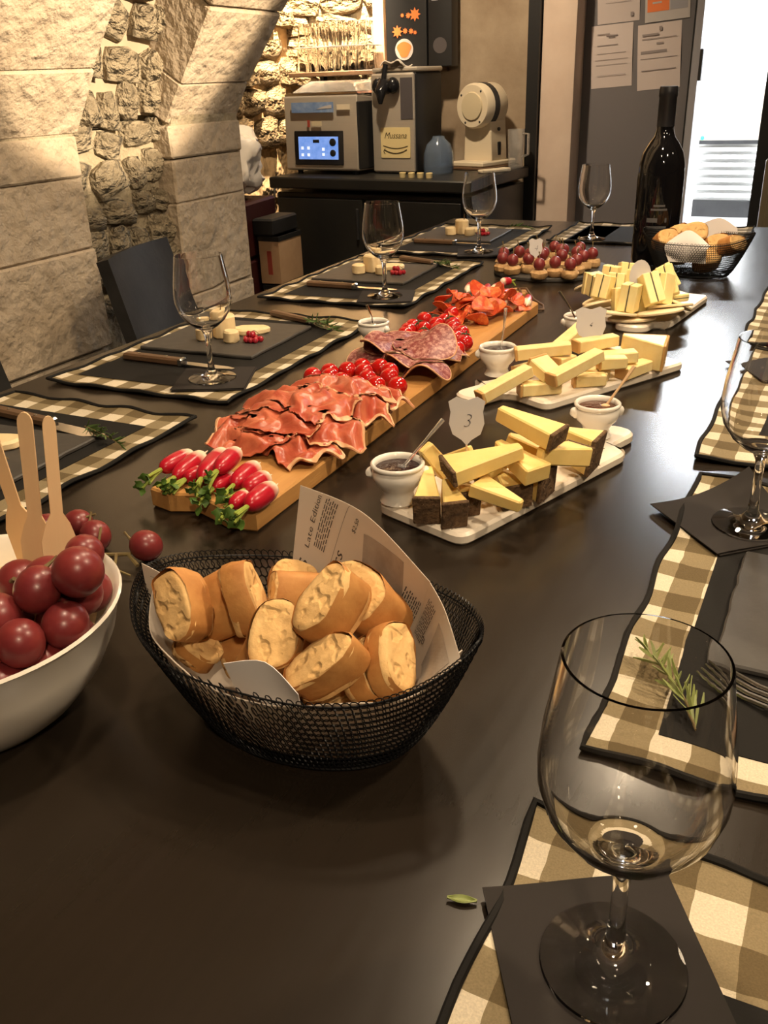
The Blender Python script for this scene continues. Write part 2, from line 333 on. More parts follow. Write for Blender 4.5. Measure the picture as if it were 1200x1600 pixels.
MAT = dict(
    table=M('table_laminate', (0.017, 0.012, 0.008), 0.225, col2=(0.020, 0.0145, 0.010), vs=9, stretch=(14, 1.2, 1), r2=0.265, spec=0.42),
    steel_dark=M('dark_steel', (0.03, 0.03, 0.032), 0.4, 0.3, col2=(0.05, 0.05, 0.052)),
    floor=M('floor_tile', (0.10, 0.085, 0.07), 0.5, col2=(0.07, 0.06, 0.05)),
    stone=M('limestone', (0.56, 0.47, 0.36), 0.9, col2=(0.38, 0.30, 0.21), vs=7, vd=9, bump=1.0, bs=24, bdist=0.022),
    rubble=M('rubble_stone', (0.52, 0.44, 0.31), 0.95, col2=(0.28, 0.225, 0.145), vs=1.3, vd=8, bump=0.8, bs=1.8, bdist=0.22),
    mortar=M('lime_mortar', (0.47, 0.40, 0.285), 0.95, col2=(0.28, 0.23, 0.15), vs=10, vd=9, bump=1.0, bs=22, bdist=0.03),
    gold_stone=M('golden_stone', (0.62, 0.46, 0.26), 0.95, col2=(0.36, 0.23, 0.11), vs=1.2, vd=8, bump=1.0, bs=1.7, bdist=0.5),
    plaster=M('cellar_plaster', (0.45, 0.36, 0.26), 0.9, col2=(0.26, 0.19, 0.125), vs=4, vd=6, bump=0.4, bs=20, bdist=0.006),
    vault=M('vault_plaster', (0.50, 0.41, 0.30), 0.9, col2=(0.36, 0.28, 0.19), vs=4, vd=6, bump=0.5, bs=20, bdist=0.006),
    white_post=M('pink_white_stone', (0.74, 0.60, 0.50), 0.8, col2=(0.62, 0.48, 0.39), vs=5, bump=0.3, bs=20),
    white_wall=M('white_paint', (0.85, 0.85, 0.84), 0.5),
    door=M('grey_door_paint', (0.175, 0.165, 0.175), 0.4),
    door_edge=M('grey_door_edge', (0.36, 0.36, 0.40), 0.4),
    paper=M('printed_sheet', (0.62, 0.54, 0.52), 0.6), 
    ink=M('faded_ink', (0.30, 0.26, 0.26), 0.7),
    black=M('matt_black', (0.012, 0.012, 0.013), 0.5),
    blackgloss=M('black_plastic', (0.012, 0.012, 0.014), 0.22),
    cabinet=M('black_cabinet_steel', (0.022, 0.022, 0.022), 0.38, 0.4, col2=(0.035, 0.034, 0.03), vs=5),
    cabinet_side=M('grey_cabinet_side', (0.085, 0.075, 0.08), 0.45),
    steel=M('brushed_steel', (0.56, 0.50, 0.42), 0.42, 0.45, col2=(0.52, 0.47, 0.40), vs=6, stretch=(1, 1, 30)),
    steel_plain=M('polished_steel', (0.72, 0.70, 0.66), 0.16, 1.0),
    cream=M('cream_enamel', (0.72, 0.62, 0.46), 0.35),
    cream2=M('cream_cap', (0.62, 0.53, 0.36), 0.4),
    glass=M('clear_glass', (1, 1, 1), 0.0, trans=1.0, ior=1.45),
    glass_blue=M('smoky_blue_glass', (0.35, 0.45, 0.60), 0.06, trans=0.75, ior=1.3),
    screen=M('blue_screen', (0.05, 0.10, 0.30), 0.3, emit=(0.16, 0.36, 0.95), es=0.45, col2=(0.3, 0.4, 0.6), vs=30),
    screen_white=M('lit_symbols', (0.8, 0.85, 0.9), 0.3, emit=(0.75, 0.85, 1.0), es=0.5),
    yellow_label=M('yellow_label', (0.78, 0.64, 0.33), 0.45),
    gold=M('dark_letters', (0.06, 0.04, 0.015), 0.5),
    red=M('red_print', (0.35, 0.06, 0.04), 0.5),
    darkred=M('dark_red_crate', (0.030, 0.003, 0.003), 0.5),
    cardboard=M('cardboard', (0.46, 0.30, 0.17), 0.8, col2=(0.40, 0.25, 0.14), vs=20),
    plastic_white=M('white_plastic_bag', (0.82, 0.76, 0.68), 0.4, bump=0.4, bs=14, bdist=0.01),
    orange=M('orange_print', (0.85, 0.22, 0.06), 0.5),
    wood=M('board_wood', (0.55, 0.29, 0.095), 0.42, col2=(0.40, 0.19, 0.055), vs=5, stretch=(9, 0.8, 9), bump=0.12, bs=60),
    shelfwood=M('pale_wood', (0.60, 0.42, 0.27), 0.5, col2=(0.52, 0.35, 0.22), vs=8, stretch=(1, 1, 0.2)),
    woodfork=M('birch_wood', (0.78, 0.55, 0.32), 0.6, col2=(0.70, 0.46, 0.25), vs=20, stretch=(3, 3, 0.4)),
    handle=M('knife_handle_wood', (0.15, 0.085, 0.045), 0.5, col2=(0.10, 0.055, 0.028), vs=30),
    marble=M('white_marble', (0.83, 0.75, 0.63), 0.25, col2=(0.72, 0.63, 0.52), vs=5, vd=8),
    porcelain=M('white_porcelain', (0.82, 0.78, 0.71), 0.14, coat=0.4),
    bowl=M('white_bowl_glaze', (0.80, 0.74, 0.65), 0.22, coat=0.3),
    jam_dark=M('dark_berry_jam', (0.020, 0.006, 0.008), 0.08, bump=0.5, bs=120, bdist=0.003),
    jam_brown=M('brown_jam', (0.075, 0.022, 0.008), 0.1, bump=0.4, bs=120, bdist=0.003),
    clear_plastic=M('clear_plastic', (0.95, 0.93, 0.9), 0.08, trans=0.85, ior=1.4),
    tomme=M('yellow_cheese', (0.85, 0.64, 0.24), 0.45, col2=(0.76, 0.53, 0.17), vs=40, sss=0.15, bump=0.1, bs=90),
    rind=M('brown_rind', (0.20, 0.115, 0.055), 0.9, col2=(0.055, 0.03, 0.015), vs=110, bump=1.0, bs=220, bdist=0.004),
    comte=M('pale_yellow_cheese', (0.87, 0.72, 0.37), 0.42, col2=(0.78, 0.59, 0.25), vs=45, sss=0.15, bump=0.25, bs=120),
    comte_rind=M('tan_rind', (0.58, 0.34, 0.12), 0.6, col2=(0.48, 0.26, 0.08), vs=30),
    morbier=M('cream_yellow_cheese', (0.92, 0.80, 0.42), 0.4, col2=(0.88, 0.72, 0.30), vs=30, sss=0.15),
    ash=M('ash_line', (0.05, 0.05, 0.04), 0.8),
    mslice=M('cream_rind_slice', (0.82, 0.64, 0.38), 0.5, col2=(0.86, 0.72, 0.48), vs=30),
    goat=M('pale_cheese', (0.82, 0.66, 0.40), 0.6, col2=(0.74, 0.56, 0.30), vs=40, bump=0.5, bs=90),
    card=M('white_card', (0.52, 0.49, 0.48), 0.6),
    pen=M('pen_ink', (0.03, 0.03, 0.04), 0.6),
    tomato=M('tomato_skin', (0.46, 0.010, 0.007), 0.14, col2=(0.38, 0.006, 0.005), vs=30, sss=0.1, coat=0.5),
    tomstem=M('tomato_calyx', (0.04, 0.06, 0.015), 0.7),
    blue_print=M('blue_print', (0.10, 0.20, 0.45), 0.35, col2=(0.30, 0.40, 0.60), vs=30),
    grape=M('red_grape_skin', (0.13, 0.015, 0.020), 0.34, col2=(0.22, 0.032, 0.028), vs=40, sss=0.1, coat=0.06),
    stem=M('grape_stem', (0.20, 0.15, 0.055), 0.7, col2=(0.12, 0.075, 0.03), vs=60),
    radish=radish_mat(),
    radstem=M('radish_stalk', (0.30, 0.36, 0.06), 0.5, col2=(0.20, 0.27, 0.035), vs=60),
    radleaf=M('radish_leaf', (0.09, 0.17, 0.025), 0.55, col2=(0.05, 0.11, 0.015), vs=60),
    ham=M('cured_ham', (0.36, 0.050, 0.028), 0.30, col2=(0.56, 0.17, 0.085), vs=26, vd=6, sss=0.12, bump=0.3, bs=90, stretch=(1, 3, 1), contrast=0.2),
    fat=M('ham_fat', (0.70, 0.44, 0.24), 0.4, col2=(0.56, 0.24, 0.12), vs=40, sss=0.1),
    salami=salami_mat('salami', (0.17, 0.026, 0.026), (0.46, 0.23, 0.19), 150),
    chorizo=salami_mat('chorizo', (0.50, 0.05, 0.012), (0.70, 0.19, 0.055), 90),
    crust=M('bread_crust', (0.58, 0.29, 0.085), 0.65, col2=(0.34, 0.12, 0.025), vs=38, vd=6, bump=0.4, bs=90, bdist=0.002),
    crumb=crumb_mat(),
    cracker=M('toast_round', (0.56, 0.36, 0.17), 0.8, col2=(0.36, 0.20, 0.08), vs=90, bump=0.8, bs=150),
    wire=M('black_wire', (0.010, 0.010, 0.011), 0.42, 0.5),
    news=translucent(M('newsprint', (0.70, 0.62, 0.53), 0.75, col2=(0.62, 0.54, 0.46), vs=16), 0.35, (0.75, 0.66, 0.55)),
    newsink=M('newsprint_ink', (0.075, 0.06, 0.05), 0.8),
    newsgrey=M('newsprint_photo', (0.22, 0.18, 0.15), 0.8, col2=(0.42, 0.36, 0.30), vs=45, vd=6),
    wax=M('white_wax_paper', (0.72, 0.68, 0.66), 0.6),
    gingham=gingham('gingham_cloth'),
    blackcloth=M('black_cloth', (0.013, 0.012, 0.011), 0.85, spec=0.2, bump=0.3, bs=600, bdist=0.0005),
    napkin=M('black_paper_napkin', (0.024, 0.020, 0.018), 0.8, spec=0.25),
    slate=M('slate_plate', (0.060, 0.055, 0.050), 0.55, col2=(0.042, 0.038, 0.035), vs=25, bump=0.4, bs=50, bdist=0.0015),
    rosemary=M('rosemary_leaf', (0.085, 0.14, 0.035), 0.5, col2=(0.045, 0.085, 0.02), vs=60),
    rosemary_pale=M('dry_rosemary_leaf', (0.26, 0.29, 0.09), 0.5, col2=(0.17, 0.21, 0.055), vs=60),
    currant=M('redcurrant_skin', (0.32, 0.010, 0.020), 0.15, sss=0.1, coat=0.4),
    bottle=M('dark_bottle_glass', (0.004, 0.004, 0.005), 0.06, spec=0.6),
    foil=M('black_capsule', (0.012, 0.012, 0.015), 0.35),
    label_print=M('bottle_label_print', (0.09, 0.09, 0.095), 0.5),
    leather=M('leather_cord', (0.10, 0.05, 0.022), 0.6),
    chair=M('dark_chair_leather', (0.016, 0.015, 0.014), 0.45, col2=(0.03, 0.028, 0.027), bump=0.2, bs=80, spec=0.2),
    salad=M('creamy_salad', (0.86, 0.72, 0.42), 0.6, col2=(0.78, 0.60, 0.30), vs=40, bump=1.0, bs=60, bdist=0.006),
    lamp_white=M('lamp_housing', (0.7, 0.68, 0.64), 0.4),
    bulb=M('lamp_lens', (1, 1, 1), 0.4, emit=(1.0, 0.84, 0.62), es=90),
    tube_light=M('kitchen_tube', (1, 1, 1), 0.4, emit=(0.92, 0.96, 1.0), es=12),
    green_led=M('green_led', (0.0, 0.5, 0.3), 0.3, emit=(0.05, 0.9, 0.5), es=2),
    olive=M('olive_panel', (0.20, 0.165, 0.11), 0.35),
)

# ------------------------------------------------------------------ the room
VC = (0.10, 0.05)                 # axis of the barrel vault (x, z)
def vault_pt(s, r):
    """point and inward normal on the left stone ribs, s = height / arc length"""
    th0 = math.asin(1.01 / r)
    if s <= 1.06: return (VC[0] - r * math.cos(th0), s), (1.0, 0.0)
    th = th0 + (s - 1.06) / r
    return (VC[0] - r * math.cos(th), VC[1] + r * math.sin(th)), (math.cos(th), -math.sin(th))
def infill_pt(z):
    """rubble wall and vault between the ribs: upright, then bending over"""
    d = max(0.0, z - 1.06); sl = 1.8 * d; q = math.sqrt(1 + sl * sl)
    return (-1.705 + 0.9 * d * d, z), (1 / q, -sl / q)

def hexa(v, bevel=0.006, seed=0, amp=0.0):
    bm = bmesh.new(); vs = [bm.verts.new(p) for p in v]
    for q in ((3, 2, 1, 0), (4, 5, 6, 7), (0, 1, 5, 4), (1, 2, 6, 5), (2, 3, 7, 6), (3, 0, 4, 7)): bm.faces.new([vs[i] for i in q])
    if bevel: bmesh.ops.bevel(bm, geom=list(bm.edges), offset=bevel, segments=1, affect='EDGES')
    mb = MB(); bm.verts.index_update(); mb.add([tuple(x.co) for x in bm.verts], [tuple(x.index for x in f.verts) for f in bm.faces]); bm.free()
    if amp: mb.jitter(amp, 9.0, seed)
    return mb

def struct(name, mb, mat, parent=None, **k):
    return mk(name, mb, mat, parent, kind='structure', **k)

Y0, Y1, Y2, Y3 = -1.30, 2.43, 4.62, 4.70
fl = MB(); fl.box((-0.4, 2.7, -0.05), (6.0, 8.6, 0.1)); struct('floor', fl, MAT['floor'])
def wl(u, v): return (-1.705 - 0.05, Y0 + (Y1 - Y0) * u, v * 1.06)
wall_left = struct('wall_left', MB().sheet(wl, 2, 2, 0.1), MAT['mortar'])
struct('wall_right', MB().sheet(lambda u, v: (2 * VC[0] - wl(u, v)[0],) + wl(u, v)[1:], 2, 2, 0.1), MAT['vault'])
prof = [infill_pt(1.06 + 1.24 * k / 20)[0] for k in range(21)]
prof = prof + [(2 * VC[0] - x, z) for x, z in reversed(prof)]
def cl(u, v):
    k = min(int(v * (len(prof) - 1) + 1e-6), len(prof) - 1); x, z = prof[k]
    return (x - 0.04 if x < 0 else x + 0.04, Y0 + (Y1 - Y0) * u, z + 0.03)
struct('ceiling', MB().sheet(cl, 2, len(prof) - 1, 0.08), MAT['vault'])
b = MB(); b.box((0.1, Y0 - 0.05, 1.2), (4.4, 0.1, 2.4)); struct('wall_near', b, MAT['vault'])

# far room beyond the second arch
b = MB(); b.box((-2.85, 3.55, 1.3), (0.2, 2.24, 2.6)); struct('wall_far_left', b, MAT['gold_stone'])
b = MB(); b.box((1.95, 3.57, 1.3), (0.2, 2.26, 2.6)); struct('wall_far_right', b, MAT['plaster'])
b = MB(); b.box((-0.45, 3.57, 2.65), (5.0, 2.4, 0.1)); struct('ceiling_far', b, MAT['vault'])
# gable above the arch
g = MB(); pv = prof; n = len(pv) - 1
for k in range(n):
    a, c = pv[k], pv[k + 1]; q = (-2.95 + 5.0 * k / n, 2.7); q2 = (-2.95 + 5.0 * (k + 1) / n, 2.7)
    g.add([(a[0], Y1, a[1]), (c[0], Y1, c[1]), (q2[0], Y1, q2[1]), (q[0], Y1, q[1]), (a[0], Y1 + 0.08, a[1]), (c[0], Y1 + 0.08, c[1]), (q2[0], Y1 + 0.08, q2[1]), (q[0], Y1 + 0.08, q[1])],
          [(0, 1, 2, 3), (7, 6, 5, 4), (0, 4, 5, 1)])
g.add([(-2.95, Y1, 0), (-1.705, Y1, 0), (pv[0][0], Y1, pv[0][1]), (-2.95, Y1, 2.7), (-2.95, Y1 + .08, 0), (-1.705, Y1 + .08, 0), (pv[0][0], Y1 + .08, pv[0][1]), (-2.95, Y1 + .08, 2.7)], [(0, 1, 2, 3), (7, 6, 5, 4), (1, 5, 6, 2)])
struct('wall_arch', g, MAT['vault'], smooth=False)

# stone arches (transverse ribs): every block is its own piece
rnd = random.Random(4)
RI = 2.02
def arch(name, ya, yb, cuts, seed):
    root = thing(name, None, None, kind='structure')
    r = random.Random(seed)
    for i in range(len(cuts) - 1):
        s0, s1 = cuts[i] + 0.0012, cuts[i + 1] - 0.0012
        pr = r.uniform(-0.006, 0.006)
        v = []
        for s in (s0, s1):
            (x, z), nn = vault_pt(s, RI)
            if s < 1.06 and s0 >= 1.05: nn = (math.cos(R(30)), -math.sin(R(30)))
            for (dy, dep) in ((ya, 0.36), (ya, pr), (yb, pr), (yb, 0.36)):
                v.append((x - nn[0] * dep if dep == 0.36 else x + nn[0] * dep, dy + r.uniform(-0.003, 0.003), z - nn[1] * dep if dep == 0.36 else z + nn[1] * dep))
        mk('stone_block', hexa(v, 0.005, i + seed * 10, 0.006), MAT['stone'], root, smooth=False)
    # mortar core behind the blocks
    core = MB()
    def cf(u, vv):
        s = vv * 3.2; (x, z), nn = vault_pt(s, RI); return (x - nn[0] * 0.17, ya + 0.012 + (yb - ya - 0.024) * u, z - nn[1] * 0.17)
    core.sheet(cf, 1, 40, 0.31)
    mk('mortar_core', core, MAT['mortar'], root)
    return root
arch('trim_1', 1.345, 1.755, [0, .27, .55, .80, .965, 1.06, 1.215, 1.40, 1.60, 1.80, 2.02, 2.24, 2.46, 2.70, 2.95, 3.2], 1)
arch('trim_2', 2.10, 2.43, [0, .30, .60, .86, .975, 1.06, 1.17, 1.38, 1.58, 1.80, 2.02, 2.24, 2.46, 2.70, 2.95, 3.2], 2)

# rubble stones between the ribs
def rock(rx, ry, rz, seed, seg=8, rings=6, amp=0.35):
    mb = MB().ball((0, 0, 0), (rx, ry, rz), seg, rings)
    o = Vector((seed * 5.7, seed * 2.3, seed * 9.1))
    mb.v = [tuple(Vector(p) * (1 + amp * noise.noise(Vector((p[0] / rx, p[1] / ry, p[2] / rz)) * 1.1 + o))) for p in mb.v]
    # squarish: push outwards towards a box
    out = []
    for p in mb.v:
        q = [p[0] / rx, p[1] / ry, p[2] / rz]; mx = max(abs(a) for a in q) + 1e-6; ln = math.sqrt(sum(a * a for a in q)) + 1e-6
        k = 1 + 0.45 * (ln / mx - 1); out.append((p[0] * k, p[1] * k, p[2] * k))
    mb.v = out
    return mb
ROCKS = []
for k in range(7):
    me = mk('rubble_proto', rock(1, 1, 1, k + 1), MAT['rubble'], smooth=True, angle=60); ROCKS.append(me.data); bpy.data.objects.remove(me)
def rubble(parent, ya, yb, s0, s1):
    s = s0; row = 0
    while s < s1:
        h = rnd.uniform(0.045, 0.10); y = ya - rnd.uniform(0, 0.05)
        while y < yb:
            wd = rnd.uniform(0.06, 0.16)
            (x, z), nn = infill_pt(s + h / 2 + rnd.uniform(-.015, .015))
            m = frame((x - nn[0] * 0.004, min(max(y + wd / 2, ya), yb), z - nn[1] * 0.004), (nn[0], 0, nn[1]), (0, 1, 0))
            m = m @ Matrix.Rotation(rnd.uniform(-.35, .35), 4, 'Z') @ Matrix.Diagonal((wd / 2.1, h / 2.1, rnd.uniform(0.026, 0.05), 1))
            o = mk('rubble_stone', rnd.choice(ROCKS), None, parent, mtx=m)
            y += wd
        s += h
rubble(wall_left, 1.74, 2.12, 0.62, 1.75)
rubble(wall_left, 1.10, 1.36, 0.70, 1.55)

# back wall with golden stones, plaster towards the door
b = MB(); b.box((-2.08, Y2 + 0.05, 1.3), (1.5, 0.1, 2.6)); wall_back = struct('wall_back', b, MAT['mortar'])
GR = []
for k in range(5):
    me = mk('rp', rock(1, 1, 1, k + 21, 10, 7, 0.3), MAT['gold_stone'], angle=60); GR.append(me.data); bpy.data.objects.remove(me)
z = 0.95
while z < 2.3:
    h = rnd.uniform(0.09, 0.16); x = -2.8
    while x < -2.02:
        wd = rnd.uniform(0.18, 0.36)
        mk('wall_stone', rnd.choice(GR), None, wall_back, mtx=Matrix.Translation((x + wd / 2, Y2 - 0.005, z + h / 2)) @ Matrix.Rotation(rnd.uniform(-.1, .1), 4, 'Y') @ Matrix.Diagonal((wd / 2.05, rnd.uniform(.025, .05), h / 2.0, 1)))
        x += wd
    z += h
z = 0.85
while z < 1.8:                     # loose stones on the far left wall, above the bag
    h = rnd.uniform(0.1, 0.17); y = 3.2
    while y < 4.5:
        wd = rnd.uniform(0.15, 0.28)
        mk('wall_stone', rnd.choice(GR), None, wall_back, mtx=Matrix.Translation((-2.745, y + wd / 2, z + h / 2)) @ Matrix.Diagonal((rnd.uniform(.03, .08), wd / 2.05, h / 2.05, 1)))
        y += wd
    z += h
b = MB(); b.box((-1.68, Y2 - 0.03, 1.3), (0.62, 0.06, 2.6)); struct('wall_plaster', b, MAT['plaster'])
b = MB(); b.box((-1.385, Y2 - 0.06, 1.3), (0.055, 0.12, 2.6)); struct('trim_3', b, MAT['black'])
b = MB(); b.box((-1.275, Y2 - 0.01, 1.3), (0.165, 0.16, 2.6), ch=0.012).jitter(0.004, 6); struct('trim_4', b, MAT['white_post'])
b = MB(); b.box((-0.78, Y3 + 0.04, 2.4), (0.85, 0.08, 0.42)); struct('wall_door_head', b, MAT['plaster'])
b = MB(); b.box((-0.335, Y3 + 0.02, 1.3), (0.075, 0.12, 2.6)); struct('trim_5', b, MAT['black'])
b = MB(); b.box((0.80, Y3 + 0.05, 1.3), (2.2, 0.1, 2.6)); struct('wall_door', b, MAT['plaster'])

# grey door leaf with notices
door = thing('door_1', None, None, (-0.945, Y3, 0), kind='structure')
b = MB(); b.box((-0.02, 0, 1.1), (0.53, 0.045, 2.18), ch=0.004); mk('door_leaf', b, MAT['door'], door)
b = MB(); b.box((0.262, 0.0, 1.1), (0.034, 0.06, 2.18)); mk('door_edge', b, MAT['door_edge'], door)
b = MB(); b.box((0.243, -0.026, 1.1), (0.006, 0.012, 2.18)); mk('rubber_seal', b, MAT['black'], door)
b = MB(); b.box((0.286, -0.01, 1.16), (0.014, 0.04, 0.13), ch=0.003); mk('lock_plate', b, MAT['steel_dark'], door)

def notice(cx, cz, w, h, tilt, label, lines, blank=None):
    o = thing('notice_sheet', label, 'paper', (cx, Y3 - 0.0245, T + cz), 0, 'notices on the grey door')
    o.rotation_euler = (0, tilt, 0)
    mk('sheet', MB().sheet(lambda u, v: ((u - .5) * w, -0.002 - 0.003 * math.sin(v * 5 + cx), (v - .5) * h), 4, 6, 0.0006), MAT['paper'], o)
    r = random.Random(int(cx * 1000))
    for zz, ln, th in lines:
        b = MB(); b.box((ln[0] * w, -0.0072, zz * h), (ln[1] * w, 0.0004, th * h)); mk('print_line', b, MAT['ink'], o)
    return o
std = [(0.36, (-0.2, 0.3), .012), (0.33, (0, .28), .02), (0.30, (0, .16), .014), (0.18, (-0.1, .5), .014), (0.05, (0, .7), .006), (-0.05, (0, .8), .006), (-0.13, (0, .75), .006), (-0.30, (0, .7), .008)]
notice(-1.060, 0.461, 0.190, 0.262, R(-3), 'lower pale typed sheet taped beside the white pillar', std)
notice(-1.046, 0.700, 0.190, 0.205, R(-3), 'upper pale typed sheet touching the sheet below it', [(0.0, (0, .7), .008), (-0.1, (0, .6), .006), (-0.36, (.33, .07), .08)])
notice(-0.845, 0.452, 0.192, 0.270, R(-4), 'glossy typed sheet beside the door edge behind the bottle neck', [(0.42, (.03, .07), .06), (0.34, (-.2, .38), .03), (0.28, (0, .8), .01), (0.2, (0.02, .16), .03), (0.08, (-.12, .6), .04), (-0.02, (0, .85), .008), (-0.2, (0, .8), .012)])
sl = thing('plastic_sleeve', 'clear plastic sleeve with an orange card on the grey door', 'sleeve', (-0.83, Y3 - 0.0245, T + 0.70), 0); sl.rotation_euler = (0, R(-4), 0)
b = MB(); b.box((0, -0.002, 0), (0.195, 0.001, 0.21)); mk('backing', b, MAT['card'], sl)
b = MB(); b.box((-0.04, -0.003, 0.02), (0.095, 0.001, 0.17)); mk('orange_card', b, MAT['orange'], sl)
b = MB(); b.box((0.05, -0.003, 0.02), (0.075, 0.001, 0.17)); mk('grey_card', b, MAT['door_edge'], sl)
b = MB(); b.box((-0.045, -0.004, -0.03), (0.04, 0.001, 0.007)); mk('card_lettering', b, MAT['card'], sl)

# white kitchen beyond the doorway
KX0, KX1, KY1 = -1.35, 0.35, 6.75
for nm, c, d in (('wall_kitchen_back', ((KX0 + KX1) / 2, KY1, 1.3), (1.9, 0.1, 2.6)), ('wall_kitchen_left', (KX0, 5.75, 1.3), (0.1, 2.1, 2.6)), ('wall_kitchen_right', (KX1, 5.75, 1.3), (0.1, 2.1, 2.6)),
                 ('ceiling_kitchen', (-0.5, 5.75, 2.6), (1.9, 2.1, 0.1)), ('floor_kitchen', (-0.5, 5.75, 0.004), (1.8, 2.0, 0.02))):
    b = MB(); b.box(c, d); struct(nm, b, MAT['white_wall'])
b = MB(); b.box((-0.80, 5.55, 1.0), (0.10, 0.05, 2.0), ch=0.004); struct('trim_6', b, MAT['white_wall'])
kt = thing('kitchen_ceiling_lamp_offscreen', 'bright tube lamp on the kitchen ceiling beyond the doorway', 'lamp', (-0.55, 5.6, 2.54))
b = MB(); b.box((0, 0, 0), (0.9, 0.16, 0.04), ch=0.006); mk('housing', b, MAT['lamp_white'], kt)
b = MB(); b.box((0, 0, -0.03), (0.86, 0.12, 0.02)); mk('diffuser', b, MAT['tube_light'], kt)
ld = bpy.data.lights.new('kitchen_light_offscreen', 'AREA'); ld.shape = 'RECTANGLE'; ld.size = 0.86; ld.size_y = 0.12; ld.energy = 95; ld.color = (0.90, 0.95, 1.0)
lo = bpy.data.objects.new('kitchen_light_offscreen', ld); COL.objects.link(lo); lo.location = (-0.55, 5.6, 2.49)
ka = thing('kitchen_cooler', 'steel kitchen cooler with a dark door and louvred grille', 'cooler', (-0.66, 6.35, 0))
b = MB(); b.box((0, 0.12, 0.88), (0.40, 0.5, 0.30), ch=0.006); mk('upper_door', b, MAT['steel'], ka)
b = MB(); b.box((0, 0.16, 0.45), (0.40, 0.42, 0.9), ch=0.006); mk('body', b, MAT['white_wall'], ka)
b = MB(); b.box((0, -0.135, 0.735), (0.40, 0.02, 0.02)); mk('trim_bar', b, MAT['steel_dark'], ka)
for k in range(7):
    b = MB(); b.box((0, -0.07, 0.70 - k * 0.045), (0.40, 0.06, 0.022), ch=0.004); mk('louvre', b, MAT['white_wall'], ka, rot=(0.05, 0, 0))
b = MB(); b.box((0, -0.06, 0.34), (0.40, 0.05, 0.10)); mk('kick_plate', b, MAT['steel_dark'], ka)
b = MB(); b.ball((-0.16, -0.132, 0.76), 0.012, 10, 6); mk('status_light', b, MAT['green_led'], ka)

# olive steel unit right of the doorway
ou = thing('steel_unit', 'low olive steel unit standing against the wall beside the bright doorway', 'cabinet', (-0.02, 4.40, 0))
b = MB(); b.box((0, 0, 0.41), (0.55, 0.44, 0.80), ch=0.01); mk('body', b, MAT['olive'], ou)
b = MB(); b.box((0, -0.225, 0.42), (0.50, 0.012, 0.70), ch=0.004); mk('door_panel', b, MAT['olive'], ou)
b = MB(); b.tube([(-0.2, -0.255, 0.60), (-0.2, -0.255, 0.72)], 0.008); mk('handle', b, MAT['steel_plain'], ou)

# ------------------------------------------------------------------ sideboard and machines
CA = R(-5)
cab = thing('sideboard', 'black steel sideboard with two doors carrying the machines', 'sideboard', (-1.925, 4.17, 0), CA)
b = MB(); b.box((0, 0, 0.37), (1.00, 0.64, 0.62), ch=0.004); mk('body', b, MAT['cabinet'], cab)
b = MB(); b.box((0.503, 0, 0.37), (0.012, 0.63, 0.62), ch=0.003); mk('side_panel', b, MAT['cabinet'], cab)
b = MB(); b.box((0, -0.005, 0.725), (1.04, 0.70, 0.05), ch=0.006); mk('worktop', b, MAT['cabinet'], cab)
for sx in (-1, 1):
    b = MB(); b.box((sx * 0.25, -0.33, 0.36), (0.48, 0.02, 0.60), ch=0.005); d = mk('door', b, MAT['cabinet'], cab)
    b = MB(); b.box((sx * 0.035, -0.345, 0.55), (0.012, 0.012, 0.14), ch=0.003); mk('handle', b, MAT['steel_dark'], d)
for sx in (-1, 1):
    for sy in (-1, 1):
        b = MB(); b.lathe([(0.02, 0), (0.025, 0.03), (0.02, 0.065)], 12); mk('foot', b, MAT['black'], cab, loc=(sx * .44, sy * .26, 0))

# vacuum sealer
vs_ = thing('vacuum_sealer', 'steel vacuum sealer with blue display and clear lid', 'machine', (-2.235, 4.20, T), CA)
pf = [(-0.20, 0.018), (0.205, 0.018), (0.205, 0.29), (-0.20, 0.32), (-0.215, 0.17)]
b = MB()
ysec = [(-0.21, 0.018), (0.17, 0.018), (0.17, 0.31), (-0.195, 0.345)]
b.prism(rpoly(ysec, 0.012, 3), -0.205, 0.205, 0.004, Matrix(((0, 0, 1, 0), (1, 0, 0, 0), (0, 1, 0, 0), (0, 0, 0, 1)))); mk('housing', b, MAT['steel'], vs_)
b = MB(); b.box((0.209, -0.02, 0.17), (0.012, 0.36, 0.29), ch=0.003); mk('side_panel', b, MAT['black'], vs_)
b = MB(); b.box((0, -0.01, 0.345), (0.41, 0.36, 0.022), ch=0.008); mk('lid_rim', b, MAT['steel_plain'], vs_)
b = MB()
for k in range(1): b.sheet(lambda u, v: ((u - .5) * .36, (v - .5) * .30, 0.357 + 0.045 * min(1, 6 * u, 6 * (1 - u), 6 * v, 6 * (1 - v))), 16, 16, 0.004)
mk('clear_lid', b, MAT['clear_plastic'], vs_)
b = MB(); b.box((0, 0, 0), (0.275, 0.012, 0.150), ch=0.003); pan = mk('control_panel', b, MAT['blackgloss'], vs_, loc=(-0.01, -0.207, 0.118), rot=(R(-2.6), 0, 0))
b = MB(); b.box((0, -0.007, 0), (0.225, 0.003, 0.100)); mk('display', b, MAT['screen'], pan)
for (x, z, rr) in ((0.085, 0.025, 0.017), (0.085, -0.022, 0.015)):
    b = MB(); b.lathe([(rr, 0), (rr, 0.006), (rr * .7, 0.008)], 16); mk('button', b, MAT['black'], pan, loc=(x, -0.008, z), rot=(PI / 2, 0, 0))
b = MB(); b.box((-0.01, -0.009, 0.03), (0.035, 0.003, 0.014)); mk('readout', b, MAT['black'], pan)
for x, z in ((-0.09, 0.0), (-0.055, 0.0), (-0.09, -0.03), (-0.055, -0.03), (0.03, -0.005), (0.03, -0.028)):
    b = MB(); b.box((x, -0.009, z), (0.013, 0.003, 0.013)); mk('symbol', b, MAT['screen_white'], pan)
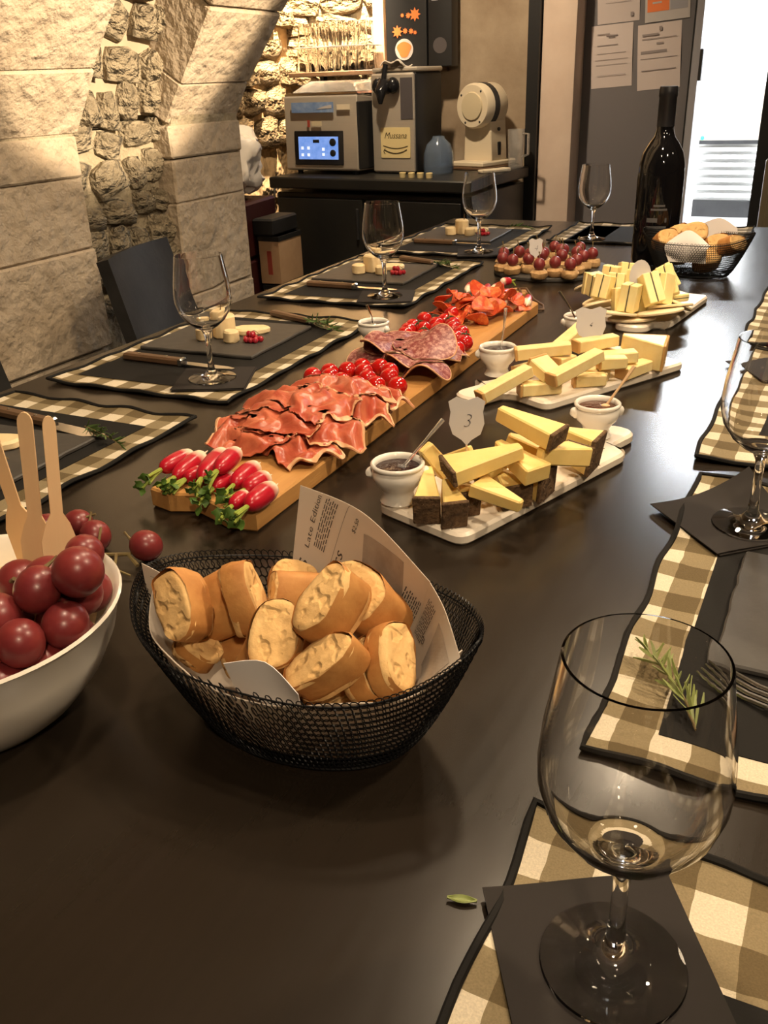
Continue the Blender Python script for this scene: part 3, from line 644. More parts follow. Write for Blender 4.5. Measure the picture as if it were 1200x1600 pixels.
b = MB(); b.box((-0.03, -0.216, 0.294), (0.235, 0.004, 0.044)); st = mk('blue_strip', b, MAT['blue_print'], vs_)
b = MB(); b.prism([(0, -.006), (.085, -.002), (.085, .012), (.05, .008), (.03, .003)], 0, 0.001); mk('strip_wave', b, MAT['card'], st, loc=(-0.005, -0.2185, 0.292), rot=(PI / 2, 0, 0))
b = MB(); b.box((0.14, -0.212, 0.294), (0.07, 0.003, 0.022)); mk('maker_plate', b, MAT['cream'], vs_)
b = MB(); b.box((-0.055, -0.216, 0.225), (0.013, 0.003, 0.03)); mk('red_mark', b, MAT['red'], vs_)
b = MB(); b.box((-0.01, -0.216, 0.225), (0.055, 0.003, 0.02)); mk('grey_mark', b, MAT['cream2'], vs_)
for x in (-.16, .16):
    for y in (-.16, .13):
        b = MB(); b.lathe([(0.014, 0), (0.014, 0.02)], 10); mk('foot', b, MAT['black'], vs_, loc=(x, y, 0))

# cream machine
cm = thing('cream_machine', 'tall steel whipped cream machine with black spout and yellow label', 'machine', (-1.885, 4.20, T), CA)
b = MB(); b.box((0, -0.005, 0.215), (0.225, 0.25, 0.43), ch=0.012); mk('housing', b, MAT['black'], cm)
b = MB(); b.box((-0.005, -0.135, 0.215), (0.222, 0.02, 0.42), ch=0.008); mk('front_plate', b, MAT['steel'], cm)
b = MB(); b.box((0, -0.005, 0.438), (0.235, 0.25, 0.02), ch=0.006); mk('lid', b, MAT['steel'], cm)
sp = mk('spout', MB().tube([(-0.03, -0.13, 0.372), (-0.03, -0.18, 0.37), (-0.03, -0.205, 0.35), (-0.03, -0.208, 0.30)], [0.032, 0.034, 0.026, 0.008], 14), MAT['blackgloss'], cm)
b = MB(); b.ball((-0.065, -0.165, 0.375), (0.03, 0.03, 0.034)); b.ball((0.012, -0.165, 0.375), (0.03, 0.03, 0.034)); mk('knob', b, MAT['blackgloss'], sp)
b = MB(); b.tube([(-0.04, -0.165, 0.38), (-0.035, -0.145, 0.46)], 0.012, 10); mk('lever', b, MAT['blackgloss'], cm)
b = MB().sheet(lambda u, v: (-0.06 + .11 * u, -0.15 + 0.10 * v, 0.455 + .02 * math.sin(3 * u) * math.cos(2 * v) + 0.01 * math.sin(9 * u + 4 * v)), 8, 8, 0.004); mk('paper_towel', b, MAT['plastic_white'], cm)
b = MB(); b.box((0.07, -0.1465, 0.32), (0.062, 0.002, 0.17)); mk('notice_sticker', b, MAT['cabinet_side'], cm)
b = MB(); b.prism(rpoly([(-.078, -.065), (.078, -.065), (.078, .065), (-.078, .065)], .006, 2), 0, 0.003); lb = mk('yellow_label', b, MAT['yellow_label'], cm, loc=(0.008, -0.1455, 0.135), rot=(PI / 2, 0, 0))
mk('label_lettering', text_mb('Mussana', 0.038, 0.35, 0.92), MAT['gold'], lb, loc=(0.0, 0.030, 0.0036))
sw = MB()
sw.tube([(-0.065 + 0.13 * t, -0.012 - 0.012 * math.sin(3 * t) , 0.0036) for t in [k / 10 for k in range(11)]], 0.0015, 6)
sw.tube([(-0.06 + 0.12 * t, -0.045 + 0.016 * (t - .5) ** 2 * 4, 0.0036) for t in [k / 10 for k in range(11)]], 0.002, 6)
sw.tube([(-0.055 - 0.008 * math.sin(PI * t), -0.025 - 0.022 * t, 0.0036) for t in [k / 6 for k in range(7)]], 0.0015, 6)
mk('label_swash', sw, MAT['gold'], lb)

# white grater / grinder
gr = thing('hard_cheese_grater', 'cream enamel grating machine with round drum beside the plaster wall', 'machine', (-1.575, 4.38, T + 0.012), R(-18))
b = MB(); b.box((0, 0.0, 0.012), (0.19, 0.26, 0.024), ch=0.006); mk('base', b, MAT['cream'], gr)
b = MB(); pv_ = [(-0.085, 0.02), (0.085, 0.02), (0.07, 0.24), (-0.075, 0.24)]
b.prism(rpoly(pv_, 0.01, 2), -0.05, 0.07, 0.004, Matrix(((1, 0, 0, 0), (0, 0, 1, 0), (0, 1, 0, 0), (0, 0, 0, 1)))); mk('column', b, MAT['cream'], gr)
rotd = (PI / 2, 0, 0)
b = MB(); b.lathe([(0.092, -0.06), (0.098, -0.05), (0.098, 0.085), (0.09, 0.095)], 32); dr = mk('drum', b, MAT['cream'], gr, loc=(0, 0, 0.262), rot=rotd)
b = MB(); b.lathe([(0.1, 0.01), (0.1, 0.045)], 32); mk('drum_band', b, MAT['steel_dark'], dr)
b = MB(); b.lathe([(0.062, 0.093), (0.058, 0.102), (0.02, 0.104)], 32); mk('drum_cap', b, MAT['cream2'], dr)
for a in (0.9, 2.5, 4.2, 5.3):
    b = MB(); b.ball((0.08 * math.cos(a), 0.08 * math.sin(a), 0.093), 0.006, 8, 5); mk('screw', b, MAT['steel_dark'], dr)
b = MB(); b.box((0.081, 0.01, 0.075), (0.008, 0.022, 0.06), ch=0.003); mk('switch', b, MAT['black'], gr)
b = MB(); b.lathe([(0.008, 0), (0.008, 0.008)], 10); mk('pilot_button', b, MAT['steel_dark'], gr, loc=(0.074, 0.01, 0.16), rot=(0, PI / 2, 0))
jug = thing('measuring_jug', 'clear plastic jug with a square handle behind the grating machine', 'jug', (-1.418, 4.385, T), R(-18))
b = MB(); b.lathe([(0.035, 0.0), (0.040, 0.17), (0.037, 0.17), (0.032, 0.006), (0.001, 0.006)], 20, ends=False); mk('body', b, MAT['clear_plastic'], jug)
b = MB(); b.tube([(0.036, 0, 0.15), (0.07, 0, 0.15), (0.07, 0, 0.06), (0.036, 0, 0.05)], 0.006); mk('handle', b, MAT['clear_plastic'], jug)
gj = thing('glass_dome', 'smoky blue glass dome jar in front of the grating machine', 'jar', (-1.695, 4.10, T))
b = MB(); b.lathe([(0.068, 0.0), (0.070, 0.03), (0.068, 0.085), (0.055, 0.125), (0.030, 0.148), (0.026, 0.160), (0.022, 0.160), (0.026, 0.145), (0.05, 0.121), (0.063, 0.083), (0.065, 0.03), (0.06, 0.006), (0.001, 0.006)], 28, ends=False); mk('dome', b, MAT['glass_blue'], gj)
cb = thing('cutting_board', 'thin wooden cutting board under the grating machine', 'board', (-1.572, 4.378, T), R(-18))
b = MB(); b.box((0, 0, 0.006), (0.21, 0.29, 0.012), ch=0.003); mk('plank', b, MAT['handle'], cb)
wb = thing('white_tray', 'narrow white tray at the corner of the sideboard', 'tray', (-1.445, 4.16, T), R(-30))
b = MB(); b.box((0, 0, 0.008), (0.05, 0.16, 0.016), ch=0.004); mk('slab', b, MAT['cream'], wb)
for k in range(4):
    o = thing('tea_light', 'small amber glass on the sideboard edge before the cream machine', 'glass', (-1.79 + 0.045 * k, 3.905 - 0.004 * k, T), 0, 'amber glasses on the sideboard edge')
    b = MB(); b.lathe([(0.014, 0), (0.016, 0.02), (0.012, 0.022), (0.011, 0.006), (0.001, 0.006)], 12, ends=False); mk('glass', b, MAT['yellow_label'], o)

# shelf with shot glasses and display boxes
sh = thing('display_shelf', 'dark wall shelf with a pale upright holding shot glasses', 'shelf', (-2.20, 4.46, T + 0.435))
b = MB(); b.box((-0.02, 0, 0), (0.78, 0.24, 0.022), ch=0.004); mk('plank', b, MAT['handle'], sh)
b = MB(); b.box((0.01, 0.085, 0.42), (0.06, 0.03, 0.82), ch=0.004); mk('upright', b, MAT['shelfwood'], sh)
for sx in (-0.33, 0.30):
    b = MB(); b.box((sx, 0.10, -0.05), (0.02, 0.04, 0.09)); mk('bracket', b, MAT['black'], sh)
shot = thing('shot_glass', 'upturned clear shot glass crowded on the lit shelf', 'glass', (0, 0, 0), 0, 'shot glasses on the shelf')
b = MB(); b.lathe([(0.026, 0.0), (0.019, 0.095), (0.017, 0.105), (0.001, 0.105), (0.001, 0.09), (0.016, 0.088), (0.0235, 0.0)], 18, ends=False); mk('body', b, MAT['glass'], shot)
first = True
for row in range(3):
    for k in range(7):
        loc = (-2.545 + 0.056 * k + 0.02 * (row % 2), 4.37 + 0.062 * row, T + 0.446)
        if loc[0] > -2.16: continue
        if first: shot.location = loc; first = False
        else: dup(shot, loc)
rack = thing('glass_rack', 'thin clear rack plate lying on the shot glasses', 'rack', (-2.37, 4.43, T + 0.551))
b = MB(); b.box((0, 0, 0.003), (0.40, 0.18, 0.006), ch=0.001); mk('plate', b, MAT['clear_plastic'], rack)
for row in range(2):
    for k in range(7):
        loc = (-2.545 + 0.056 * k, 4.39 + 0.07 * row, T + 0.557)
        dup(shot, loc, label='upturned clear shot glass on the upper tier of the lit shelf', group='shot glasses on the upper tier')
def display(x, wd, label, art):
    o = thing('display_box', label, 'box', (x, 4.41, T + 0.446), R(4))
    b = MB(); b.box((0, 0.05, 0.24), (wd, 0.10, 0.48), ch=0.003); bx = mk('carton', b, MAT['black'], o)
    return o
d1 = display(-1.985, 0.205, 'black carton printed with orange flowers on the shelf', True)
r7 = random.Random(7)
def flower(cx, cz, rr, parent):
    b = MB(); pl = []
    for k in range(16):
        q = rr * (1.0 if k % 2 == 0 else 0.55); pl.append((q * math.cos(PI * k / 8), q * math.sin(PI * k / 8)))
    b.prism(pl, 0, 0.001); mk('printed_flower', b, MAT['orange'], parent, loc=(cx, -0.0005, cz), rot=(PI / 2, 0, 0))
for cx, cz, rr in ((0.045, 0.225, 0.030), (0.012, 0.222, 0.014), (-0.018, 0.224, 0.010), (-0.045, 0.157, 0.028), (-0.005, 0.158, 0.014), (0.025, 0.156, 0.014), (0.045, 0.15, 0.01)): flower(cx, cz, rr, d1)
b = MB(); b.lathe([(0.046, 0), (0.046, 0.001)], 24); pl_ = mk('printed_plate', b, MAT['card'], d1, loc=(-0.012, -0.0005, 0.080), rot=(PI / 2, 0, 0))
b = MB(); b.prism([(0.034 * math.cos(a) * (1 + .2 * math.sin(3 * a)), 0.034 * math.sin(a)) for a in [2 * PI * k / 20 for k in range(20)]], 0.001, 0.0018); mk('printed_food', b, MAT['orange'], pl_)
b = MB(); b.box((0.005, -0.0005, 0.302), (0.075, 0.001, 0.013)); mk('printed_title', b, MAT['door_edge'], d1)
d2 = display(-1.812, 0.115, 'narrow black carton with small white print on the shelf', False)
b = MB(); b.box((-0.025, -0.0005, 0.28), (0.03, 0.001, 0.01)); mk('printed_title', b, MAT['door_edge'], d2)
b = MB(); b.lathe([(0.034, 0), (0.034, 0.001)], 20); mk('printed_plate', b, MAT['cabinet_side'], d2, loc=(0.0, -0.0005, 0.09), rot=(PI / 2, 0, 0))

# crates, cartons and bag left of the sideboard
rc = thing('bottle_crate', 'dark red plastic crate stack beside the stone pier', 'crate', (-2.37, 3.42, 0), R(8))
for k in range(3):
    b = MB(); b.box((0, 0, 0.12 + 0.235 * k), (0.24, 0.30, 0.225), ch=0.01); c_ = mk('crate', b, MAT['darkred'], rc)
    b = MB(); b.box((0.0, -0.152, 0.17 + 0.235 * k), (0.10, 0.006, 0.035)); mk('grip_hole', b, MAT['black'], c_)
for k, (zz, hh, lab) in enumerate(((0.0, 0.36, 'lower tall cardboard wine carton beside the dark red crates'), (0.365, 0.20, 'short cardboard carton stacked on the tall wine carton'))):
    cx = thing('wine_carton', lab, 'carton', (-2.27 + (-0.008 if k else 0), 3.60 if False else 3.44, zz), R(2)); cx.location.x += 0.105
    b = MB(); b.box((0, 0, hh / 2), (0.10, 0.20, hh), ch=0.003); mk('carton', b, MAT['cardboard'], cx)
    b = MB(); b.box((0, 0, hh - 0.010), (0.104, 0.204, 0.02)); mk('tape', b, MAT['black'], cx)
    b = MB(); b.box((0, -0.1005, hh * .45), (0.022, 0.001, hh * .5)); mk('faded_print', b, MAT['red'], cx)
bk = thing('black_case', 'flat black case lying on top of the cardboard cartons', 'case', (-2.19, 3.44, 0.567), R(2))
b = MB(); b.box((0, 0, 0.035), (0.10, 0.22, 0.07), ch=0.008); mk('case', b, MAT['black'], bk)
bag = thing('plastic_bag', 'crumpled white plastic bag heaped on the dark crates', 'bag', (-2.39, 3.42, 0.703), 0)
b = MB().ball((0, 0, 0.14), (0.14, 0.17, 0.16), 36, 24); b.jitter(0.05, 9, 3).jitter(0.03, 24, 5)
b.v = [(x, y, max(z, 0.0) + 0.35 * max(0, x) * max(0, z)) for x, y, z in b.v]
mk('bag', b, MAT['plastic_white'], bag, angle=50)

# lamps of the room
def spot_lamp(i, x, y, z, ax, ay, az, watts, cone, name='ceiling_spot_offscreen', blend=0.6, col=WARM, rad=0.03, label=None):
    d = Vector((ax - x, ay - y, az - z)).normalized()
    o = thing(name, label, 'lamp', mtx=frame((x, y, z), -d, (1, 0, 0.01)))
    b = MB(); b.lathe([(0.020, 0.11), (0.036, 0.10), (0.040, 0.0), (0.036, 0.0), (0.034, 0.03), (0.001, 0.03)], 20, ends=False); mk('housing', b, MAT['lamp_white'], o)
    b = MB(); b.lathe([(0.032, 0.024), (0.032, 0.028)], 16); mk('lens', b, MAT['bulb'], o)
    b = MB(); b.tube([(0, 0, 0.09), (0, 0, 0.20)], 0.010); mk('stem', b, MAT['lamp_white'], o)
    l = bpy.data.lights.new('spot_light_offscreen', 'SPOT'); l.energy = watts; l.spot_size = R(cone); l.spot_blend = blend; l.shadow_soft_size = rad; l.color = col
    lo = bpy.data.objects.new('spot_light_offscreen', l); COL.objects.link(lo); lo.parent = o; lo.location = (0, 0, -0.01)
    return o
for i, (x, y, z, aim, wt, cone, bl, rad, lab) in enumerate(LAMPS):
    spot_lamp(i, x, y, z, *aim, wt, cone, blend=bl, rad=rad, label=lab)
TOM1 = [(-0.6151,1.0313,0.036),(-0.5922,0.9909,0.036),(-0.5941,1.0385,0.036),(-0.5683,0.9994,0.036),(-0.5679,1.0208,0.036),(-0.5837,1.0718,0.036),(-0.5387,1.0152,0.036),(-0.5577,1.0722,0.036),(-0.5386,1.0456,0.036),(-0.516,1.0232,0.036),(-0.5144,1.0622,0.036),(-0.4869,1.0304,0.036)]
TOM2 = [(-0.5877,1.2769,0.036),(-0.5959,1.3256,0.036),(-0.5733,1.3154,0.036),(-0.5967,1.375,0.036),(-0.5505,1.2726,0.036),(-0.5648,1.3487,0.036),(-0.5271,1.2762,0.036),(-0.5105,1.2384,0.036),(-0.5388,1.357,0.036),(-0.5076,1.2785,0.036),(-0.4793,1.2225,0.036),(-0.4804,1.2599,0.036),(-0.5687,1.4264,0.036)]
RAD = [((-0.609,0.69,0.04),(-0.604,0.7401,0.04),1),((-0.5799,0.6808,0.042),(-0.5839,0.7386,0.046),1),((-0.5456,0.6759,0.05),(-0.562,0.7424,0.052),1.15),((-0.5276,0.6808,0.045),(-0.5386,0.7351,0.045),1),((-0.5123,0.6825,0.045),(-0.5182,0.736,0.045),1.05),((-0.4924,0.6741,0.036),(-0.4881,0.712,0.036),1.05),((-0.4679,0.6433,0.034),(-0.4689,0.6938,0.034),1.1),((-0.5731,0.6826,0.033),(-0.569,0.7099,0.033),0.8),((-0.5318,0.6739,0.033),(-0.5316,0.7112,0.033),0.8),((-0.4881,0.6472,0.032),(-0.4901,0.6766,0.032),0.8)]
RAD2 = [((-0.6248,1.68,0.035),(-0.6096,1.6149,0.035),0.9),((-0.6065,1.6712,0.036),(-0.5763,1.5788,0.036),0.9),((-0.5941,1.6836,0.036),(-0.573,1.6041,0.036),0.8),((-0.5697,1.6879,0.04),(-0.5687,1.6273,0.04),0.95),((-0.5344,1.6372,0.04),(-0.5333,1.5565,0.04),0.95),((-0.5639,1.7375,0.036),(-0.5803,1.7191,0.036),0.8),((-0.5214,1.5934,0.033),(-0.5135,1.5343,0.033),0.8),((-0.5055,1.614,0.033),(-0.4909,1.5118,0.033),0.95),((-0.4888,1.6109,0.033),(-0.4722,1.5468,0.033),0.8)]
GRAPES = [(-0.4756,0.3777,0.088),(-0.4424,0.3801,0.088),(-0.4405,0.3339,0.088),(-0.4267,0.3449,0.088),(-0.4453,0.3953,0.088),(-0.4048,0.3649,0.088),(-0.4324,0.4165,0.088)]
CANAPES = [(-0.642,1.9206,0.034),(-0.6168,1.904,0.034),(-0.5883,1.923,0.034),(-0.5449,1.8781,0.034),(-0.5189,1.896,0.034),(-0.4912,1.8924,0.034),(-0.4849,1.9386,0.034),(-0.4823,1.9855,0.034),(-0.4768,2.0228,0.034),(-0.6313,1.9959,0.034),(-0.5659,2.0001,0.034),(-0.5429,2.0431,0.034),(-0.5161,2.025,0.034),(-0.6094,2.0265,0.034),(-0.5773,2.086,0.034)]
TOMME = [((-0.3292,0.7672,0.036),(-0.3077,0.7098,0.026),0.026,0.03,1),((-0.3064,0.7423,0.036),(-0.2815,0.7082,0.026),0.025,0.03,1),((-0.2979,0.7634,0.032),(-0.2747,0.7381,0.026),0.021,0.028,1),((-0.3382,0.7614,0.06),(-0.3266,0.7777,0.03),0.032,0.018,0),((-0.2375,0.7785,0.066),(-0.2957,0.7326,0.054),0.046,0.016,1),((-0.2206,0.7272,0.05),(-0.268,0.7367,0.06),0.03,0.014,0),((-0.2758,0.804,0.068),(-0.2221,0.7708,0.058),0.032,0.018,0),((-0.2794,0.8064,0.03),(-0.2462,0.773,0.026),0.032,0.026,1),((-0.2474,0.8134,0.03),(-0.2179,0.809,0.028),0.036,0.032,1),((-0.2767,0.8211,0.088),(-0.2103,0.8085,0.074),0.036,0.018,1),((-0.2625,0.8254,0.062),(-0.2234,0.8362,0.048),0.034,0.02,0),((-0.2325,0.7954,0.05),(-0.207,0.8547,0.034),0.034,0.02,1),((-0.2269,0.8934,0.042),(-0.1896,0.8899,0.036),0.038,0.042,1),((-0.3021,0.82,0.05),(-0.3309,0.8348,0.03),0.026,0.018,1),((-0.2661,0.8373,0.05),(-0.2877,0.8038,0.044),0.036,0.02,0),((-0.2606,0.8012,0.035),(-0.2827,0.787,0.026),0.034,0.024,1),((-0.2492,0.874,0.035),(-0.2561,0.8406,0.03),0.035,0.024,0)]
STICKS = [((-0.3814,1.06,0.026),(-0.335,1.1203,0.05),0.02),((-0.3428,1.1084,0.024),(-0.2966,1.1371,0.024),0.022),((-0.3334,1.1476,0.05),(-0.3067,1.1355,0.036),0.034),((-0.3033,1.1146,0.04),(-0.2566,1.1828,0.06),0.021),((-0.3702,1.1745,0.052),(-0.3011,1.2013,0.06),0.02),((-0.3688,1.1716,0.04),(-0.3481,1.1972,0.044),0.02),((-0.3162,1.1854,0.045),(-0.3011,1.2142,0.045),0.018),((-0.2869,1.1746,0.024),(-0.2489,1.1922,0.024),0.02),((-0.2692,1.2241,0.027),(-0.2217,1.2483,0.03),0.024),((-0.2607,1.2011,0.056),(-0.2273,1.217,0.056),0.02),((-0.2974,1.2183,0.052),(-0.2526,1.2654,0.054),0.02),((-0.2698,1.2726,0.056),(-0.2466,1.2855,0.052),0.026),((-0.2328,1.231,0.026),(-0.2075,1.2793,0.028),0.022),((-0.3495,1.3161,0.03),(-0.3184,1.4132,0.06),0.022),((-0.2834,1.2087,0.03),(-0.2476,1.2078,0.026),0.022),((-0.3041,1.2081,0.036),(-0.2859,1.235,0.046),0.02)]
BIGWEDGE = [((-0.2549,1.288,0.052),(-0.1944,1.2933,0.036),0.05)]
MORB = [(-0.3742,1.68,0.058,10,5),(-0.3597,1.6942,0.058,-8,4),(-0.3409,1.7005,0.05,15,6),(-0.2859,1.7062,0.05,-10,-8),(-0.2712,1.711,0.046,20,-10),(-0.2527,1.6521,0.04,5,-14),(-0.3316,1.5864,0.034,0,4),(-0.3124,1.5921,0.034,8,0),(-0.2622,1.6152,0.036,-16,-8),(-0.2917,1.6125,0.044,14,8),(-0.2903,1.5652,0.034,-5,4),(-0.2685,1.5644,0.032,12,-6),(-0.3558,1.6388,0.046,-12,8),(-0.3358,1.6261,0.046,6,2),(-0.3127,1.6425,0.044,-14,0)]
MSLICE = [(-0.4022,1.7545,0.03,30),(-0.3721,1.656,0.026,80),(-0.3143,1.5387,0.02,10),(-0.244,1.5522,0.022,-10),(-0.2323,1.6348,0.03,-50),(-0.271,1.7717,0.034,-40),(-0.2292,1.5877,0.024,-20),(-0.2888,1.5554,0.018,5),(-0.3527,1.6003,0.022,60)]
BREAD = []
BREAD = [(-0.3384,0.3801,0.084,-0.0824,-0.8674,0.4907,0.5627,-0.1563,-0.8117,0.05,0.036,0.032),(-0.324,0.4034,0.082,0.8655,0.2301,0.445,0.3512,-0.302,-0.8863,0.046,0.04,0.036),(-0.3132,0.4164,0.092,0.8607,0.4064,0.3066,0.2483,-0.3603,-0.8992,0.052,0.036,0.024),(-0.295,0.4345,0.092,-0.7469,-0.6133,0.2569,-0.1594,0.4052,0.9002,0.04,0.036,0.06),(-0.2403,0.4354,0.102,-0.2805,-0.5233,0.8046,0.8036,0.0837,-0.5893,0.064,0.046,0.046),(-0.2446,0.3965,0.1,-0.3483,-0.507,0.7884,0.1782,0.534,0.8265,0.052,0.036,0.036),(-0.2656,0.3763,0.095,0.1979,-0.5798,0.7904,-0.0689,0.4461,0.8923,0.048,0.04,0.026),(-0.2189,0.3587,0.093,-0.2805,-0.5233,0.8046,0.7478,0.5628,0.3521,0.052,0.036,0.036),(-0.2168,0.4008,0.084,0.7985,0.1455,0.5841,0.2205,0.5455,0.8086,0.046,0.034,0.022),(-0.198,0.3958,0.084,0.8343,-0.0313,0.5504,0.2205,0.5455,0.8086,0.048,0.036,0.022),(-0.2996,0.4652,0.086,0.4707,-0.1978,0.8598,0.9015,0.4313,-0.0345,0.036,0.03,0.024),(-0.2902,0.3762,0.082,0.543,0.0967,0.8341,0.8528,0.5024,0.1427,0.032,0.03,0.03),(-0.3137,0.3694,0.08,0.6563,0.1004,0.7478,0.9093,0.2967,-0.2917,0.034,0.026,0.022)]
